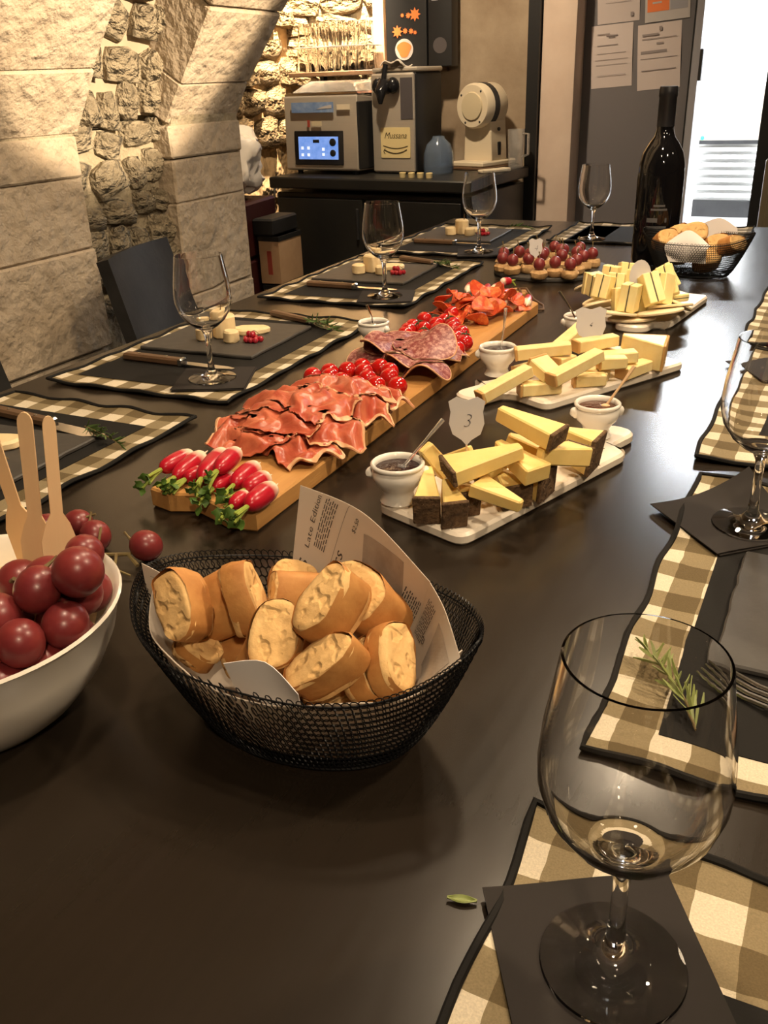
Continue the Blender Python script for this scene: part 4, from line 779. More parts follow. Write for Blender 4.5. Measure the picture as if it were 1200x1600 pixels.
SETTLE = {'cheese_wedge':(-0.0003,-0.0012,0.0015),'cheese_wedge.001':(0.0022,0.001,0.0013),'cheese_wedge.002':(0.0001,0.0002,0.0013),'cheese_wedge.003':(0.0041,0.0052,0.0085),'cheese_wedge.004':(-0.0001,-0.0007,0.0073),'cheese_wedge.005':(0.0001,-0.0,-0.0105),'cheese_wedge.006':(0.0037,0.0033,-0.0054),'cheese_wedge.007':(0.0077,-0.0005,0.0006),'cheese_wedge.008':(-0.0004,-0.0019,0.0016),'cheese_wedge.009':(0.0003,0.0001,0.0048),'cheese_wedge.010':(-0.0073,0.0029,-0.0015),'cheese_wedge.011':(0.0077,0.0001,0.013),'cheese_wedge.012':(0.0,0.0,-0.0012),'cheese_wedge.013':(-0.0025,0.0027,-0.0048),'cheese_wedge.014':(-0.0038,0.0031,-0.0116),'cheese_wedge.015':(-0.0052,-0.0091,0.0175),'cheese_wedge.016':(-0.0001,0.0,-0.0048),'cheese_stick':(0.0,0.0,-0.0036),'cheese_stick.001':(-0.0004,0.0003,-0.002),'cheese_stick.002':(-0.0002,0.0002,0.0004),'cheese_stick.003':(0.0006,-0.0005,-0.0016),'cheese_stick.004':(-0.0004,0.0002,-0.0017),'cheese_stick.005':(0.0,0.0,-0.0166),'cheese_stick.006':(0.0002,-0.0017,-0.0059),'cheese_stick.007':(0.0004,-0.0029,-0.002),'cheese_stick.008':(0.0007,0.0031,0.0117),'cheese_stick.009':(0.0002,0.0001,-0.0157),'cheese_stick.010':(-0.0008,0.0004,0.0035),'cheese_stick.011':(-0.0014,-0.001,-0.0196),'cheese_stick.012':(-0.0011,-0.0064,-0.0044),'cheese_stick.013':(0.0,0.0,-0.0074),'cheese_stick.014':(-0.0005,-0.0007,-0.0057),'cheese_stick.015':(-0.0004,0.0018,-0.0142),'cheese_wedge.017':(0.0031,0.0071,-0.0002),'cheese_slab':(-0.0176,-0.0023,-0.0137),'cheese_slab.001':(0.008,-0.0026,-0.0018),'cheese_slab.002':(0.0091,0.0074,0.0033),'cheese_slab.003':(-0.0004,-0.0054,-0.0119),'cheese_slab.004':(0.0014,0.002,0.0092),'cheese_slab.005':(0.0013,0.0032,0.0241),'cheese_slab.006':(-0.0125,0.0038,0.0258),'cheese_slab.007':(0.004,-0.0044,0.0045),'cheese_slab.008':(0.011,-0.0049,0.0211),'cheese_slab.009':(-0.0022,-0.0026,-0.0056),'cheese_slab.010':(-0.0078,-0.0096,0.0186),'cheese_slab.011':(0.0078,0.0082,0.0307),'cheese_slab.012':(-0.0084,-0.0014,0.0071),'cheese_slab.013':(0.0021,0.0018,0.007),'cheese_slab.014':(0.0049,0.0039,0.0114),'cheese_slab.015':(-0.0029,-0.0015,-0.0),'cheese_slab.016':(0.0016,0.0025,-0.0),'cheese_slab.017':(0.0026,0.0033,0.0106),'cheese_slab.018':(0.0007,-0.0002,-0.0),'cheese_slab.019':(-0.0025,0.0028,-0.0),'cheese_slab.020':(-0.0027,0.0007,0.0004),'cheese_slice':(0.0,0.0,-0.0013),'cheese_slice.001':(0.0004,0.0002,-0.0027),'cheese_slice.002':(-0.0017,-0.0006,0.0086),'cheese_slice.003':(0.0025,-0.0008,0.0104),'cheese_slice.004':(0.0019,0.0036,-0.0025),'cheese_slice.005':(0.0004,0.0007,-0.0101),'cheese_slice.006':(-0.0016,-0.0026,0.0116),'cheese_slice.007':(0.0007,-0.0032,-0.0021),'cheese_slice.008':(-0.0,-0.0018,0.0045),'bread_piece':(-0.0096,0.0063,0.0123),'bread_piece.001':(-0.0049,0.0201,0.0029),'bread_piece.002':(0.0076,-0.0008,0.0056),'bread_piece.003':(-0.0015,-0.0015,-0.0035),'bread_piece.004':(-0.0005,-0.0014,-0.0004),'bread_piece.005':(0.0015,0.0054,0.0166),'bread_piece.006':(-0.0028,0.0084,0.0003),'bread_piece.007':(-0.0116,0.0057,-0.0101),'bread_piece.008':(0.0023,0.005,-0.0128),'bread_piece.009':(0.0009,0.0116,-0.0003),'bread_piece.010':(-0.0025,-0.0028,0.0013),'bread_piece.011':(0.0117,0.0046,-0.0169),'bread_piece.012':(-0.0202,0.0133,-0.0234),'bread_piece.013':(0.0029,0.0028,0.0098),'bread_piece.014':(0.0002,0.0008,0.0018),'bread_piece.015':(0.001,0.0007,0.0028),'bread_piece.016':(0.0,0.0,0.0011),'bread_piece.017':(-0.001,-0.0007,0.0021),'bread_piece.018':(0.0149,0.0033,0.0074),'bread_piece.019':(0.0202,0.0067,-0.0071),'bread_piece.020':(0.0036,-0.0034,0.0142),'bread_piece.021':(0.0066,0.0071,-0.0073),'bread_piece.022':(0.0102,-0.0061,0.0075),'bread_piece.023':(0.0192,-0.0033,-0.0115),'bread_piece.024':(0.0138,0.0186,0.0118),'grape.022':(-0.0026,0.0023,-0.0052),'grape.023':(-0.0048,-0.0032,0.0114),'grape.024':(-0.0049,-0.0056,0.009),'grape.025':(-0.0009,0.006,0.0226),'grape.026':(-0.0117,0.0066,-0.0179),'grape.027':(0.0113,0.0005,0.0348),'grape.028':(-0.0043,0.0056,0.0151),'grape.029':(-0.0027,-0.0104,-0.0107),'grape.030':(-0.0022,-0.0026,0.0107),'grape.031':(-0.0101,-0.005,0.0039),'grape.032':(0.0012,-0.0062,-0.007),'grape.033':(-0.016,-0.0035,-0.0087),'grape.034':(-0.0008,-0.0167,-0.0108),'grape.035':(-0.0203,0.0002,-0.0087),'grape.036':(-0.0022,-0.0018,-0.0061),'grape.037':(-0.0162,0.0074,-0.0089),'grape.038':(0.0006,-0.0037,-0.0136),'grape.039':(0.001,0.0018,-0.0083),'grape.040':(0.0084,-0.0042,0.0032),'grape.041':(0.0019,0.0063,0.0031),'grape.042':(-0.0011,0.0042,0.0076),'grape.043':(0.0005,0.0005,0.0028),'grape.044':(0.0009,0.0009,-0.0),'grape.047':(-0.0009,-0.0009,0.0001),'cherry_tomato':(-0.0011,-0.0003,-0.0006),'cherry_tomato.001':(-0.0002,-0.0001,-0.0006),'cherry_tomato.002':(0.0034,-0.0043,-0.0005),'cherry_tomato.003':(0.0002,-0.0019,-0.0009),'cherry_tomato.004':(0.0001,0.0019,-0.0047),'cherry_tomato.005':(0.0004,-0.0005,-0.0047),'cherry_tomato.006':(-0.0006,-0.0003,-0.0006),'cherry_tomato.007':(0.0001,-0.0002,-0.0006),'cherry_tomato.008':(0.0,0.0,-0.0046),'cherry_tomato.009':(0.0006,0.0003,-0.0006),'cherry_tomato.010':(0.0002,-0.0003,-0.0008),'cherry_tomato.011':(0.0,0.0,-0.0008),'cherry_tomato.012':(-0.0034,0.0037,-0.0003),'cherry_tomato.013':(0.0006,0.0016,-0.0003),'cherry_tomato.014':(-0.0006,0.0005,-0.0),'cherry_tomato.015':(0.0005,-0.0002,0.0),'cherry_tomato.016':(0.0001,-0.0007,-0.0006),'cherry_tomato.017':(-0.0007,0.0008,-0.0008),'cherry_tomato.018':(-0.0002,0.001,-0.0007),'cherry_tomato.019':(0.0,0.0,-0.0006),'cherry_tomato.020':(-0.0029,-0.0007,-0.0008),'cherry_tomato.021':(0.0,0.0,-0.0006),'cherry_tomato.022':(-0.0014,0.0003,-0.0007),'cherry_tomato.023':(0.0,0.0,-0.0006),'cherry_tomato.024':(0.0,0.0,-0.0006),'cherry_tomato.025':(0.0043,0.0004,-0.0007),'cherry_tomato.026':(0.0,0.0,-0.0008),'cherry_tomato.027':(0.0,0.0,-0.0008),'cherry_tomato.028':(0.0,0.0,-0.0006),'cherry_tomato.029':(-0.0013,-0.0011,-0.0007),'cherry_tomato.030':(-0.0002,-0.0014,-0.0128),'cherry_tomato.031':(0.0023,0.0014,-0.0007),'cherry_tomato.032':(0.0,0.0,-0.0006),'cherry_tomato.033':(0.0,0.0,-0.0008),'radish':(-0.0,-0.0,-0.0075),'radish.001':(-0.0043,0.0002,-0.0113),'radish.002':(-0.0001,0.0002,-0.0123),'radish.003':(-0.0012,0.0016,0.0011),'radish.004':(0.0014,0.0002,-0.012),'radish.005':(-0.0008,0.0026,-0.003),'radish.006':(0.0,0.0,-0.0005),'radish.007':(0.0019,-0.0009,-0.0028),'radish.008':(0.0023,-0.0013,-0.0028),'radish.009':(0.0008,-0.0026,-0.0018),'radish.010':(-0.0011,-0.0002,-0.0037),'radish.011':(-0.0024,-0.0009,-0.005),'radish.012':(0.0007,0.0003,-0.0062),'radish.013':(0.0029,0.0008,-0.0083),'radish.014':(-0.0006,0.0,-0.0083),'radish.015':(0.0,0.0,-0.0056),'radish.016':(0.0006,-0.0,-0.0028),'radish.017':(0.0,0.0,-0.0015),'radish.018':(0.0,0.0,-0.0027),'grape_canape':(-0.0029,0.0018,0.0009),'grape_canape.001':(0.0015,-0.0027,0.0012),'grape_canape.002':(0.0014,0.0009,0.0018),'grape_canape.003':(-0.0031,-0.0031,0.0004),'grape_canape.004':(-0.0022,0.0045,0.0011),'grape_canape.005':(0.0052,-0.0014,0.0006),'grape_canape.006':(0.0,0.0,0.0011),'grape_canape.007':(0.0,0.0,0.0011),'grape_canape.008':(0.005,0.0003,0.0008),'grape_canape.009':(-0.001,0.0055,0.0017),'grape_canape.010':(-0.0102,0.004,0.0011),'grape_canape.011':(-0.002,0.0114,0.0009),'grape_canape.012':(0.0081,0.0016,0.0014),'grape_canape.013':(0.0014,0.0019,0.0015),'grape_canape.014':(0.0019,0.0008,0.0009),'grape_canape.015':(0.0024,-0.0037,0.0011),'grape_canape.016':(0.0007,-0.0159,0.0034),'grape_canape.017':(0.0002,-0.0004,0.0007),'grape_canape.018':(0.003,-0.0013,0.0068),'grape_canape.019':(-0.0019,-0.0008,0.001),'grape_canape.020':(0.0,0.0,0.0016),'grape_canape.021':(-0.0076,-0.0032,0.0008)}

# ------------------------------------------------------------------ table
TX0, TX1, TY0, TY1 = -1.085, 0.27, -0.45, 2.745
tb = thing('dining_table', 'long black-brown dining table set for a cheese tasting', 'table', ((TX0 + TX1) / 2, (TY0 + TY1) / 2, 0))
b = MB(); b.box((0, 0, T - 0.02), (TX1 - TX0, TY1 - TY0, 0.04), ch=0.003); mk('tabletop', b, MAT['table'], tb)
for sx in (-1, 1):
    for sy in (-1, 1):
        b = MB(); b.box((sx * 0.56, sy * 1.45, 0.355), (0.07, 0.07, 0.71), ch=0.004); mk('leg', b, MAT['steel_dark'], tb)
    b = MB(); b.box((sx * 0.56, 0, 0.685), (0.03, 2.84, 0.05)); mk('apron', b, MAT['steel_dark'], tb)

# chairs along the stone wall
def chair(x, y, rz, label):
    c = thing('dining_chair', label, 'chair', (x, y, 0), rz)
    for sx in (-1, 1):
        b = MB(); b.tube([(sx * .17, -.18, .44), (sx * .18, -.19, 0)], [.016, .012], 10); mk('leg', b, MAT['black'], c)
        b = MB(); b.tube([(sx * .16, .17, .44), (sx * .17, .21, 0)], [.016, .012], 10); mk('leg', b, MAT['black'], c)
    b = MB(); b.box((0, 0, .455), (.40, .40, .05), ch=.015); mk('seat', b, MAT['chair'], c)
    for sx in (-1, 1): mk('back_post', MB().tube([(sx * .16, .18, .44), (sx * .16, .205, .60)], .012, 8), MAT['black'], c)
    b = MB().sheet(lambda u, v: ((u - .5) * (.345 - .02 * v), .205 + .075 * v + .02 * (1 - (2 * u - 1) ** 2), .50 + .305 * v), 10, 8, .028); mk('backrest', b, MAT['chair'], c)
    return c
chair(-1.235, 1.80, R(90 + 14), 'dark leather dining chair before the rubble stone niche')
chair(-1.225, 1.07, R(90), 'dark dining chair pushed in between the two placemats beside the radishes')

# ------------------------------------------------------------------ place settings
def placemat(cx, cy, rz, label, seed, ins=(0.042, 0.042, 0.042, 0.042)):
    """ins = gingham border left, right, near, far"""
    Wd, Ln = 0.325, 0.48
    o = thing('placemat', label, 'placemat', (cx, cy, T), rz)
    sd = seed * 3.7
    def fz(x, y):
        ex = max(0, (abs(x) - Wd / 2 + 0.028) / 0.028); ey = max(0, (abs(y) - Ln / 2 + 0.028) / 0.028)
        w_ = 0.5 + 0.5 * math.sin(x * 70 + y * 55 + sd); w2 = 0.5 + 0.5 * math.sin(y * 62 + sd * 2)
        return 0.0016 + 0.0035 * min(1, ex) * w2 + 0.0035 * min(1, ey) * w_
    def ed(x, y):
        return x + 0.0018 * math.sin(y * 48 + sd), y + 0.0018 * math.sin(x * 60 + sd * 1.3)
    def f(u, v):
        x, y = (u - .5) * Wd, (v - .5) * Ln; x2, y2 = ed(x, y); return (x2, y2, fz(x, y))
    mk('cloth', MB().sheet(f, 26, 36, 0.0016), MAT['gingham'], o)
    pts = [(-Wd / 2 + Wd * k / 24, -Ln / 2) for k in range(24)] + [(Wd / 2, -Ln / 2 + Ln * k / 34) for k in range(34)] + [(Wd / 2 - Wd * k / 24, Ln / 2) for k in range(24)] + [(-Wd / 2, Ln / 2 - Ln * k / 34) for k in range(34)]
    pp = []
    for x, y in pts:
        x2, y2 = ed(x, y); pp.append((x2, y2, fz(x, y) + 0.0016 + 0.0005 * noise.noise(Vector((x * 90, y * 90, sd)))))
    mk('edge_stitching', MB().tube(pp, 0.0026, 6, closed=True), MAT['blackcloth'], o)
    l, r, nr, fr = ins
    def f2(u, v): return (-Wd / 2 + l + (Wd - l - r) * u, -Ln / 2 + nr + (Ln - nr - fr) * v, 0.0028)
    mk('centre_panel', MB().sheet(f2, 2, 2, 0.0008), MAT['blackcloth'], o)
    return o

def slate(x, y, rz, label, w=0.22, l=0.205, seed=0):
    r = random.Random(seed); pl = []
    for (ax, ay), (bx, by) in (((-w / 2, -l / 2), (w / 2, -l / 2)), ((w / 2, -l / 2), (w / 2, l / 2)), ((w / 2, l / 2), (-w / 2, l / 2)), ((-w / 2, l / 2), (-w / 2, -l / 2))):
        for k in range(12):
            t = k / 12; pl.append((ax + (bx - ax) * t + r.uniform(-.0012, .0012), ay + (by - ay) * t + r.uniform(-.0012, .0012)))
    b = MB().prism(pl, 0, 0.006, 0.0016)
    return mk('slate_plate', b, MAT['slate'], loc=(x, y, T + 0.0034), rot=(0, 0, rz), label=label, cat='plate', smooth=True, angle=25)
ZS = T + 0.0092          # top of a slate plate
ZP = T + 0.0034          # top of the black panel

def napkin(x, y, rz, label, w=0.108, curl=0.0):
    o = thing('paper_napkin', label, 'napkin', (x, y, T + 0.004), rz)
    mk('upper_fold', MB().sheet(lambda u, v: ((u - .5) * w, (v - .5) * w, 0.0022 + curl * max(0, (u + v - 1.3)) ** 2 + .0004 * math.sin(8 * u + 3 * v)), 10, 10, 0.0008), MAT['napkin'], o)
    mk('lower_fold', MB().sheet(lambda u, v: ((u - .5) * w + .002, (v - .5) * w - .0015, 0.0006), 2, 2, 0.0010), MAT['napkin'], o)
    return o

GP = [(0.0355, 0.0008), (0.0350, 0.0022), (0.022, 0.0045), (0.010, 0.0080), (0.0052, 0.016), (0.0040, 0.030), (0.0038, 0.052), (0.0046, 0.066), (0.0080, 0.0735),
      (0.0185, 0.0795), (0.0290, 0.0885), (0.0370, 0.1010), (0.0408, 0.1150), (0.0412, 0.1260), (0.0398, 0.1420), (0.0365, 0.1620), (0.0338, 0.1800),
      (0.0326, 0.1802), (0.0353, 0.1620), (0.0386, 0.1420), (0.0400, 0.1260), (0.0396, 0.1155), (0.0358, 0.1022), (0.0280, 0.0900), (0.0175, 0.0815), (0.0070, 0.0780), (0.0006, 0.0772)]
glass_me = None
def wine_glass(x, y, z, label, sc=1.0):
    global glass_me
    if glass_me is None:
        b = MB().lathe(GP, 48, ends=False)
        n = len(b.v); b.add([(0, 0, 0.0008), (0, 0, 0.0772)], [])
        S = 48; top = (len(GP) - 1) * S
        for i in range(S):
            j = (i + 1) % S; b.f.append((j, i, n)); b.f.append((top + i, top + j, n + 1))
        o = mk('wine_glass', b, MAT['glass'], angle=60)
        glass_me = o.data
        o.location = (x, y, z); o.scale = (sc, sc, sc); return tag(o, label, 'wine glass', 'stemmed wine glasses at the place settings')
    o = mk('wine_glass', glass_me, None, loc=(x, y, z), label=label, cat='wine glass', group='stemmed wine glasses at the place settings')
    o.scale = (sc, sc, sc); return o

def knife(x, y, rz, z, label, wide=1.0):
    o = thing('table_knife', label, 'knife', (x, y, z), rz)
    b = MB().prism(rpoly([(-.115, -.0085), (0.0, -.0075), (0.0, .0075), (-.115, .0085)], .004, 3), 0.0, 0.012, 0.003); mk('handle', b, MAT['handle'], o)
    b = MB().prism([(0, -.006), (.02, -.008 * wide), (.075, -.009 * wide), (.098, -.003), (.100, .002), (.085, .006), (0, .006)], 0.004, 0.0058); mk('blade', b, MAT['steel_plain'], o, smooth=False)
    b = MB().box((0, 0, 0.006), (.008, .016, .013), ch=.002); mk('bolster', b, MAT['steel_plain'], o)
    for k in (-.03, -.085):
        b = MB().lathe([(.0025, .0), (.0025, .0132)], 10); mk('rivet', b, MAT['steel_plain'], o, loc=(k, 0, 0))
    return o

def fork(x, y, rz, z, label):
    o = thing('table_fork', label, 'fork', (x, y, z), rz)
    b = MB().sheet(lambda u, v: (-.005 - .036 * u, (v - .5) * (.024 - .012 * u * u), .003 + .007 * math.sin(PI * min(1, u * 1.1)) * .5 + 0.001), 8, 4, .0018); mk('neck', b, MAT['steel_plain'], o)
    for k in range(4):
        yy = (k - 1.5) * .0066
        b = MB().tube([(-.006, yy, .0042), (.012, yy, .0022), (.032, yy * 1.02, .0032), (.046, yy * .95, .0060)], [.0019, .0018, .0016, .0008], 6); mk('tine', b, MAT['steel_plain'], o)
    b = MB().prism(rpoly([(-.145, -.008), (-.040, -.006), (-.040, .006), (-.145, .008)], .004, 3), 0.0, 0.011, 0.003); mk('handle', b, MAT['handle'], o)
    return o

def rosemary(p0, p1, label, mat='rosemary', seed=1, n=30, ll=0.018, spread=1.0):
    a, c = Vector(p0), Vector(p1); r = random.Random(seed)
    d = (c - a); L_ = d.length
    o = thing('rosemary_sprig', label, 'herb', mtx=frame(a, d, (0, 0, 1)))
    bow = lambda t: Vector((0.004 + 0.004 * math.sin(PI * t), 0.002 * math.sin(4 * t), L_ * t))
    mk('stem', MB().tube([bow(k / 8) for k in range(9)], [.0012 - .0007 * k / 8 for k in range(9)], 6), MAT['stem'], o)
    lf = MB().sheet(lambda u, v: ((v - .5) * .0026 * (math.sin(PI * min(.96, max(.05, u))) ** .5), 0.002 * u * u, u), 5, 2, .0006)
    proto = mk('leaf', lf, MAT[mat], o); me = proto.data; first = True
    for k in range(n):
        t = (k + .5) / n; ang = r.uniform(-2.6, 2.6) if spread < 2 else r.uniform(-PI, PI); el = r.uniform(.45, 1.0) * spread if k < n - 4 else r.uniform(.05, .4)
        dr = Vector((math.cos(ang) * math.sin(el), math.sin(ang) * math.sin(el), math.cos(el)))
        if dr.x < -.15: dr.x = -dr.x * .4
        m = frame(bow(t), dr, (r.uniform(-1, 1), r.uniform(-1, 1), .2)) @ Matrix.Diagonal((1, 1, ll * r.uniform(.7, 1.15) * (1 - .35 * t), 1))
        if first: proto.matrix_basis = m; first = False
        else: mk('leaf', me, None, o, mtx=m)
    return o

def chunk(x, y, z, rz, w, l, h, label, seed, group, mat='goat'):
    r = random.Random(seed)
    pl = [(w / 2 * math.cos(a) * r.uniform(.85, 1.1), l / 2 * math.sin(a) * r.uniform(.85, 1.1)) for a in [2 * PI * k / 9 for k in range(9)]]
    b = MB().prism(rpoly(pl, .003, 2), 0, h, .003).jitter(.0012, 60, seed)
    return mk('cheese_piece', b, MAT[mat], loc=(x, y, z), rot=(0, 0, rz), label=label, cat='cheese', group=group)

def currants(x, y, z, label, seed=0, n=9):
    o = thing('redcurrant_cluster', label, 'berries', (x, y, z)); r = random.Random(seed)
    pos = [(0, 0), (.009, .002), (-.009, -.001), (.004, .009), (-.005, .008), (.005, -.008), (-.004, -.008), (.017, .004), (.013, -.006)]
    b = MB().ball((0, 0, 0), .0052, 12, 8); me = None
    for k in range(n):
        px, py = pos[k % 9]; zz = .0052 if k < 7 else .0052
        if me is None: me = mk('berry', b, MAT['currant'], o, loc=(px, py, zz)).data
        else: mk('berry', me, None, o, loc=(px, py, zz))
    for px, py in ((.003, .003), (-.004, .002), (.006, -.003)): mk('berry', me, None, o, loc=(px, py, .013))
    mk('stalk', MB().tube([(-.004, 0, .016), (.006, .004, .019), (.022, .010, .006)], .0006, 5), MAT['stem'], o)
    return o

def tasting_plate(x, y, where, seed):
    grp = 'cheese on the slate plates'
    chunk(x + .005, y - .004, ZS, .3, .040, .046, .038, 'thick pale cheese piece standing on the slate ' + where, seed, grp)
    chunk(x + .038, y - .030, ZS, 1.0, .030, .030, .020, 'small pale cheese lump beside the redcurrants ' + where, seed + 1, grp)
    chunk(x + .038, y + .030, ZS, .5, .062, .040, .012, 'flat round-edged cheese slice lying on the slate ' + where, seed + 2, grp)
    chunk(x - .016, y - .034, ZS, 2.2, .030, .030, .022, 'pale cheese lump at the knife side of the slate ' + where, seed + 3, grp)
    currants(x + .068, y - .018, ZS, 'red currant cluster beside the cheese ' + where, seed)
    o = thing('cheese_pick', 'short dark wooden pick stuck in the cheese ' + where, 'pick', (x + .012, y - .008, ZS + .024))
    mk('pick', MB().tube([(0, 0, 0), (0.001, .001, .028)], .001, 6), MAT['handle'], o)

MATS = [(-.887, .660, R(0), 'gingham placemat beside the radish end of the wooden board', 1, (.020, .045, .042, .045)),
        (-.887, 1.205, R(1.0), 'gingham placemat in front of the leather chair and stone niche', 2, (.020, .045, .045, .040)),
        (-.889, 1.800, R(1.5), 'gingham placemat beside the chorizo end of the wooden board', 3, (.030, .045, .050, .040)),
        (-.889, 2.352, R(.5), 'gingham placemat beside the grape canapes', 4, (.030, .045, .045, .040)),
        (.058, .158, R(0), 'gingham placemat under the wine glass beside the fallen green leaf', 5, (.075, .04, .04, .078)),
        (.070, .700, R(-.8), 'gingham placemat with the fork and the pale rosemary sprig', 6, (.044, .04, .036, .045)),
        (.066, 1.228, R(-1.2), 'gingham placemat opposite the numbered cheese board', 7, (.060, .04, .045, .045)),
        (.060, 1.735, R(-1), 'gingham placemat opposite the pale sliced cheese board', 8, (.060, .04, .045, .045))]
for a in MATS: placemat(*a)
e = placemat(-.435, 2.535, R(90), 'gingham placemat at the head of the table behind the bottle', 9, (.030, .040, .150, .040))
b = MB().sheet(lambda u, v: ((u - .5) * .245, (v - .5) * .085, 0), 2, 2, .0008); mk('black_liner', b, MAT['blackcloth'], e, loc=(0, 0.152 - .0, .0028))
e['label'] = 'gingham placemat at the head of the table behind the bottle'

W = ['by the radishes', 'before the leather chair', 'by the chorizo', 'by the grape canapes', 'across from the ham board']
slate(-.900, .680, R(2), 'dark slate plate by the wooden cutlery forks and radishes', seed=1)
slate(-.920, 1.262, R(2), 'dark slate plate before the leather chair', seed=2)
slate(-.922, 1.852, R(2), 'dark slate plate beside the chorizo end of the board', seed=3)
slate(-.922, 2.402, R(2), 'dark slate plate beside the grape canapes', seed=4)
slate(.080, .678, R(-1), 'dark slate plate above the fork on the fork placemat', .215, .185, seed=5)
slate(.075, 1.240, R(0), 'dark slate plate opposite the numbered cheese board', .215, .205, seed=6)
slate(-.345, 2.545, R(0), 'dark slate plate at the head of the table', .215, .205, seed=7)
tasting_plate(-.918, .690, 'by the radishes', 10)
tasting_plate(-.925, 1.258, 'before the leather chair', 20)
tasting_plate(-.930, 1.850, 'by the chorizo', 30)
tasting_plate(-.930, 2.405, 'by the grape canapes', 40)
tasting_plate(.045, .672, 'above the fork', 50)

napkin(-.802, 1.055, R(24), 'black paper napkin under the wine glass before the leather chair')
napkin(-.795, 1.640, R(20), 'black paper napkin under the wine glass by the chorizo')
napkin(-.786, 2.160, R(20), 'black paper napkin under the wine glass by the canapes')
napkin(-.046, .312, R(30), 'black paper napkin under the wine glass beside the fallen green leaf', .100)
napkin(-.044, .842, R(42), 'black paper napkin under the wine glass on the fork placemat', .112, .05)
napkin(-.045, 1.370, R(35), 'black paper napkin opposite the sliced yellow cheese', .10)
ZN = T + .0068
wine_glass(-.802, 1.051, ZN, 'wine glass before the leather chair and stone niche')
wine_glass(-.795, 1.635, ZN, 'wine glass beside the chorizo in front of the sideboard')
wine_glass(-.786, 2.157, ZN, 'wine glass by the grape canapes in front of the sideboard', 1.03)
wine_glass(-.571, 2.424, T + .0040, 'wine glass at the head of the table before the grey door', 1.02)
wine_glass(-.0406, .3125, ZN, 'wine glass on the black napkin beside the fallen green leaf')
wine_glass(-.0270, .8330, ZN, 'wine glass on the black napkin opposite the numbered cheese')

knife(-.895, 1.100, R(-1), ZP, 'wood-handled knife beside the slate before the leather chair')
knife(-.892, 1.690, R(-1), ZP, 'wood-handled knife beside the slate by the chorizo')
knife(-.892, 2.262, R(-1), ZP, 'wood-handled knife beside the slate by the grape canapes')
knife(-.885, .808, R(-6), ZP, 'wood-handled knife with a wide blade by the radishes', 1.8)
fork(-.800, 1.385, R(-20), ZP, 'wood-handled fork by the green sprig before the leather chair')
fork(-.802, 1.975, R(-20), ZP, 'wood-handled fork by the green sprig near the chorizo')
fork(.010, .560, R(154), ZP, 'steel fork beside the slate on the placemat with the pale rosemary')
rosemary((-.835, .815, ZP + .001), (-.745, .778, ZP + .001), 'dark green rosemary sprig beside the wide knife', seed=1, ll=.022)
rosemary((-.835, 1.405, ZP + .001), (-.745, 1.335, ZP + .006), 'bushy green rosemary sprig beside the pot on the bare table', seed=2, n=40, ll=.026, spread=1.25)
rosemary((-.835, 1.985, ZP + .001), (-.750, 1.915, ZP + .004), 'green rosemary sprig on the placemat by the chorizo', seed=3, n=34, ll=.024, spread=1.2)
rosemary((-.840, 2.545, ZP + .001), (-.760, 2.510, ZP + .004), 'green rosemary sprig on the placemat by the grape canapes', seed=4, ll=.022)
rosemary((-.026, .508, ZP + .001), (-.076, .578, ZP + .008), 'pale green rosemary sprig beside the steel fork', 'rosemary_pale', seed=5, n=34, ll=.024)
rosemary((-.02, 1.56, ZP + .001), (-.07, 1.64, ZP + .006), 'green rosemary sprig opposite the pale sliced cheese', seed=6)
lf = thing('fallen_leaf', 'single small green leaf lying on the bare table', 'leaf', (-.1228, .322, T), R(15))
mk('leaf', MB().sheet(lambda u, v: ((u - .5) * .016, (v - .5) * .0052 * math.sin(PI * min(.97, max(.03, u))), .0016 + .0015 * (2 * v - 1) ** 2), 8, 4, .0008), MAT['rosemary_pale'], lf)

# ------------------------------------------------------------------ wooden charcuterie board
BX, BW, BY0, BY1, BH = -.5365, .138, .655, 1.615, .022
ZB = T + BH
bd = thing('serving_board', 'long wooden charcuterie board with a curved end and rounded handle', 'board', (BX, BY0, T))
Lb = BY1 - BY0; hw = BW / 2
near = [(-hw, .010), (-hw * .6, .004), (-hw * .2, .014), (hw * .2, .004), (hw * .55, -.006), (hw, .000)]
pl = near + [(hw, Lb - .012), (hw - .012, Lb), (.022, Lb + .004), (.018, Lb + .03)] + [(.018 * 1.25 * math.cos(a), Lb + .075 + .03 * math.sin(a)) for a in [R(-30 + 240 * k / 10) for k in range(11)]] + [(-.018, Lb + .03), (-.022, Lb + .004), (-hw + .012, Lb), (-hw, Lb - .012)]
b = MB().prism(pl, 0, BH, .0022); mk('plank', b, MAT['wood'], bd, smooth=True, angle=30)
b = MB().lathe([(.007, BH - .0005), (.007, BH + .0006)], 16); mk('hang_hole', b, MAT['leather'], bd, loc=(0, Lb + .08, 0))
b = MB().tube([(.0, Lb + .08, BH + .003), (.02, Lb + .07, BH + .006), (.040, Lb + .055, .012), (.062, Lb + .045, .004), (.070, Lb + .02, .003), (.055, Lb + .005, .003), (.03, Lb + .03, .012), (.005, Lb + .075, BH + .003)], .0022, 6); mk('leather_loop', b, MAT['leather'], bd)

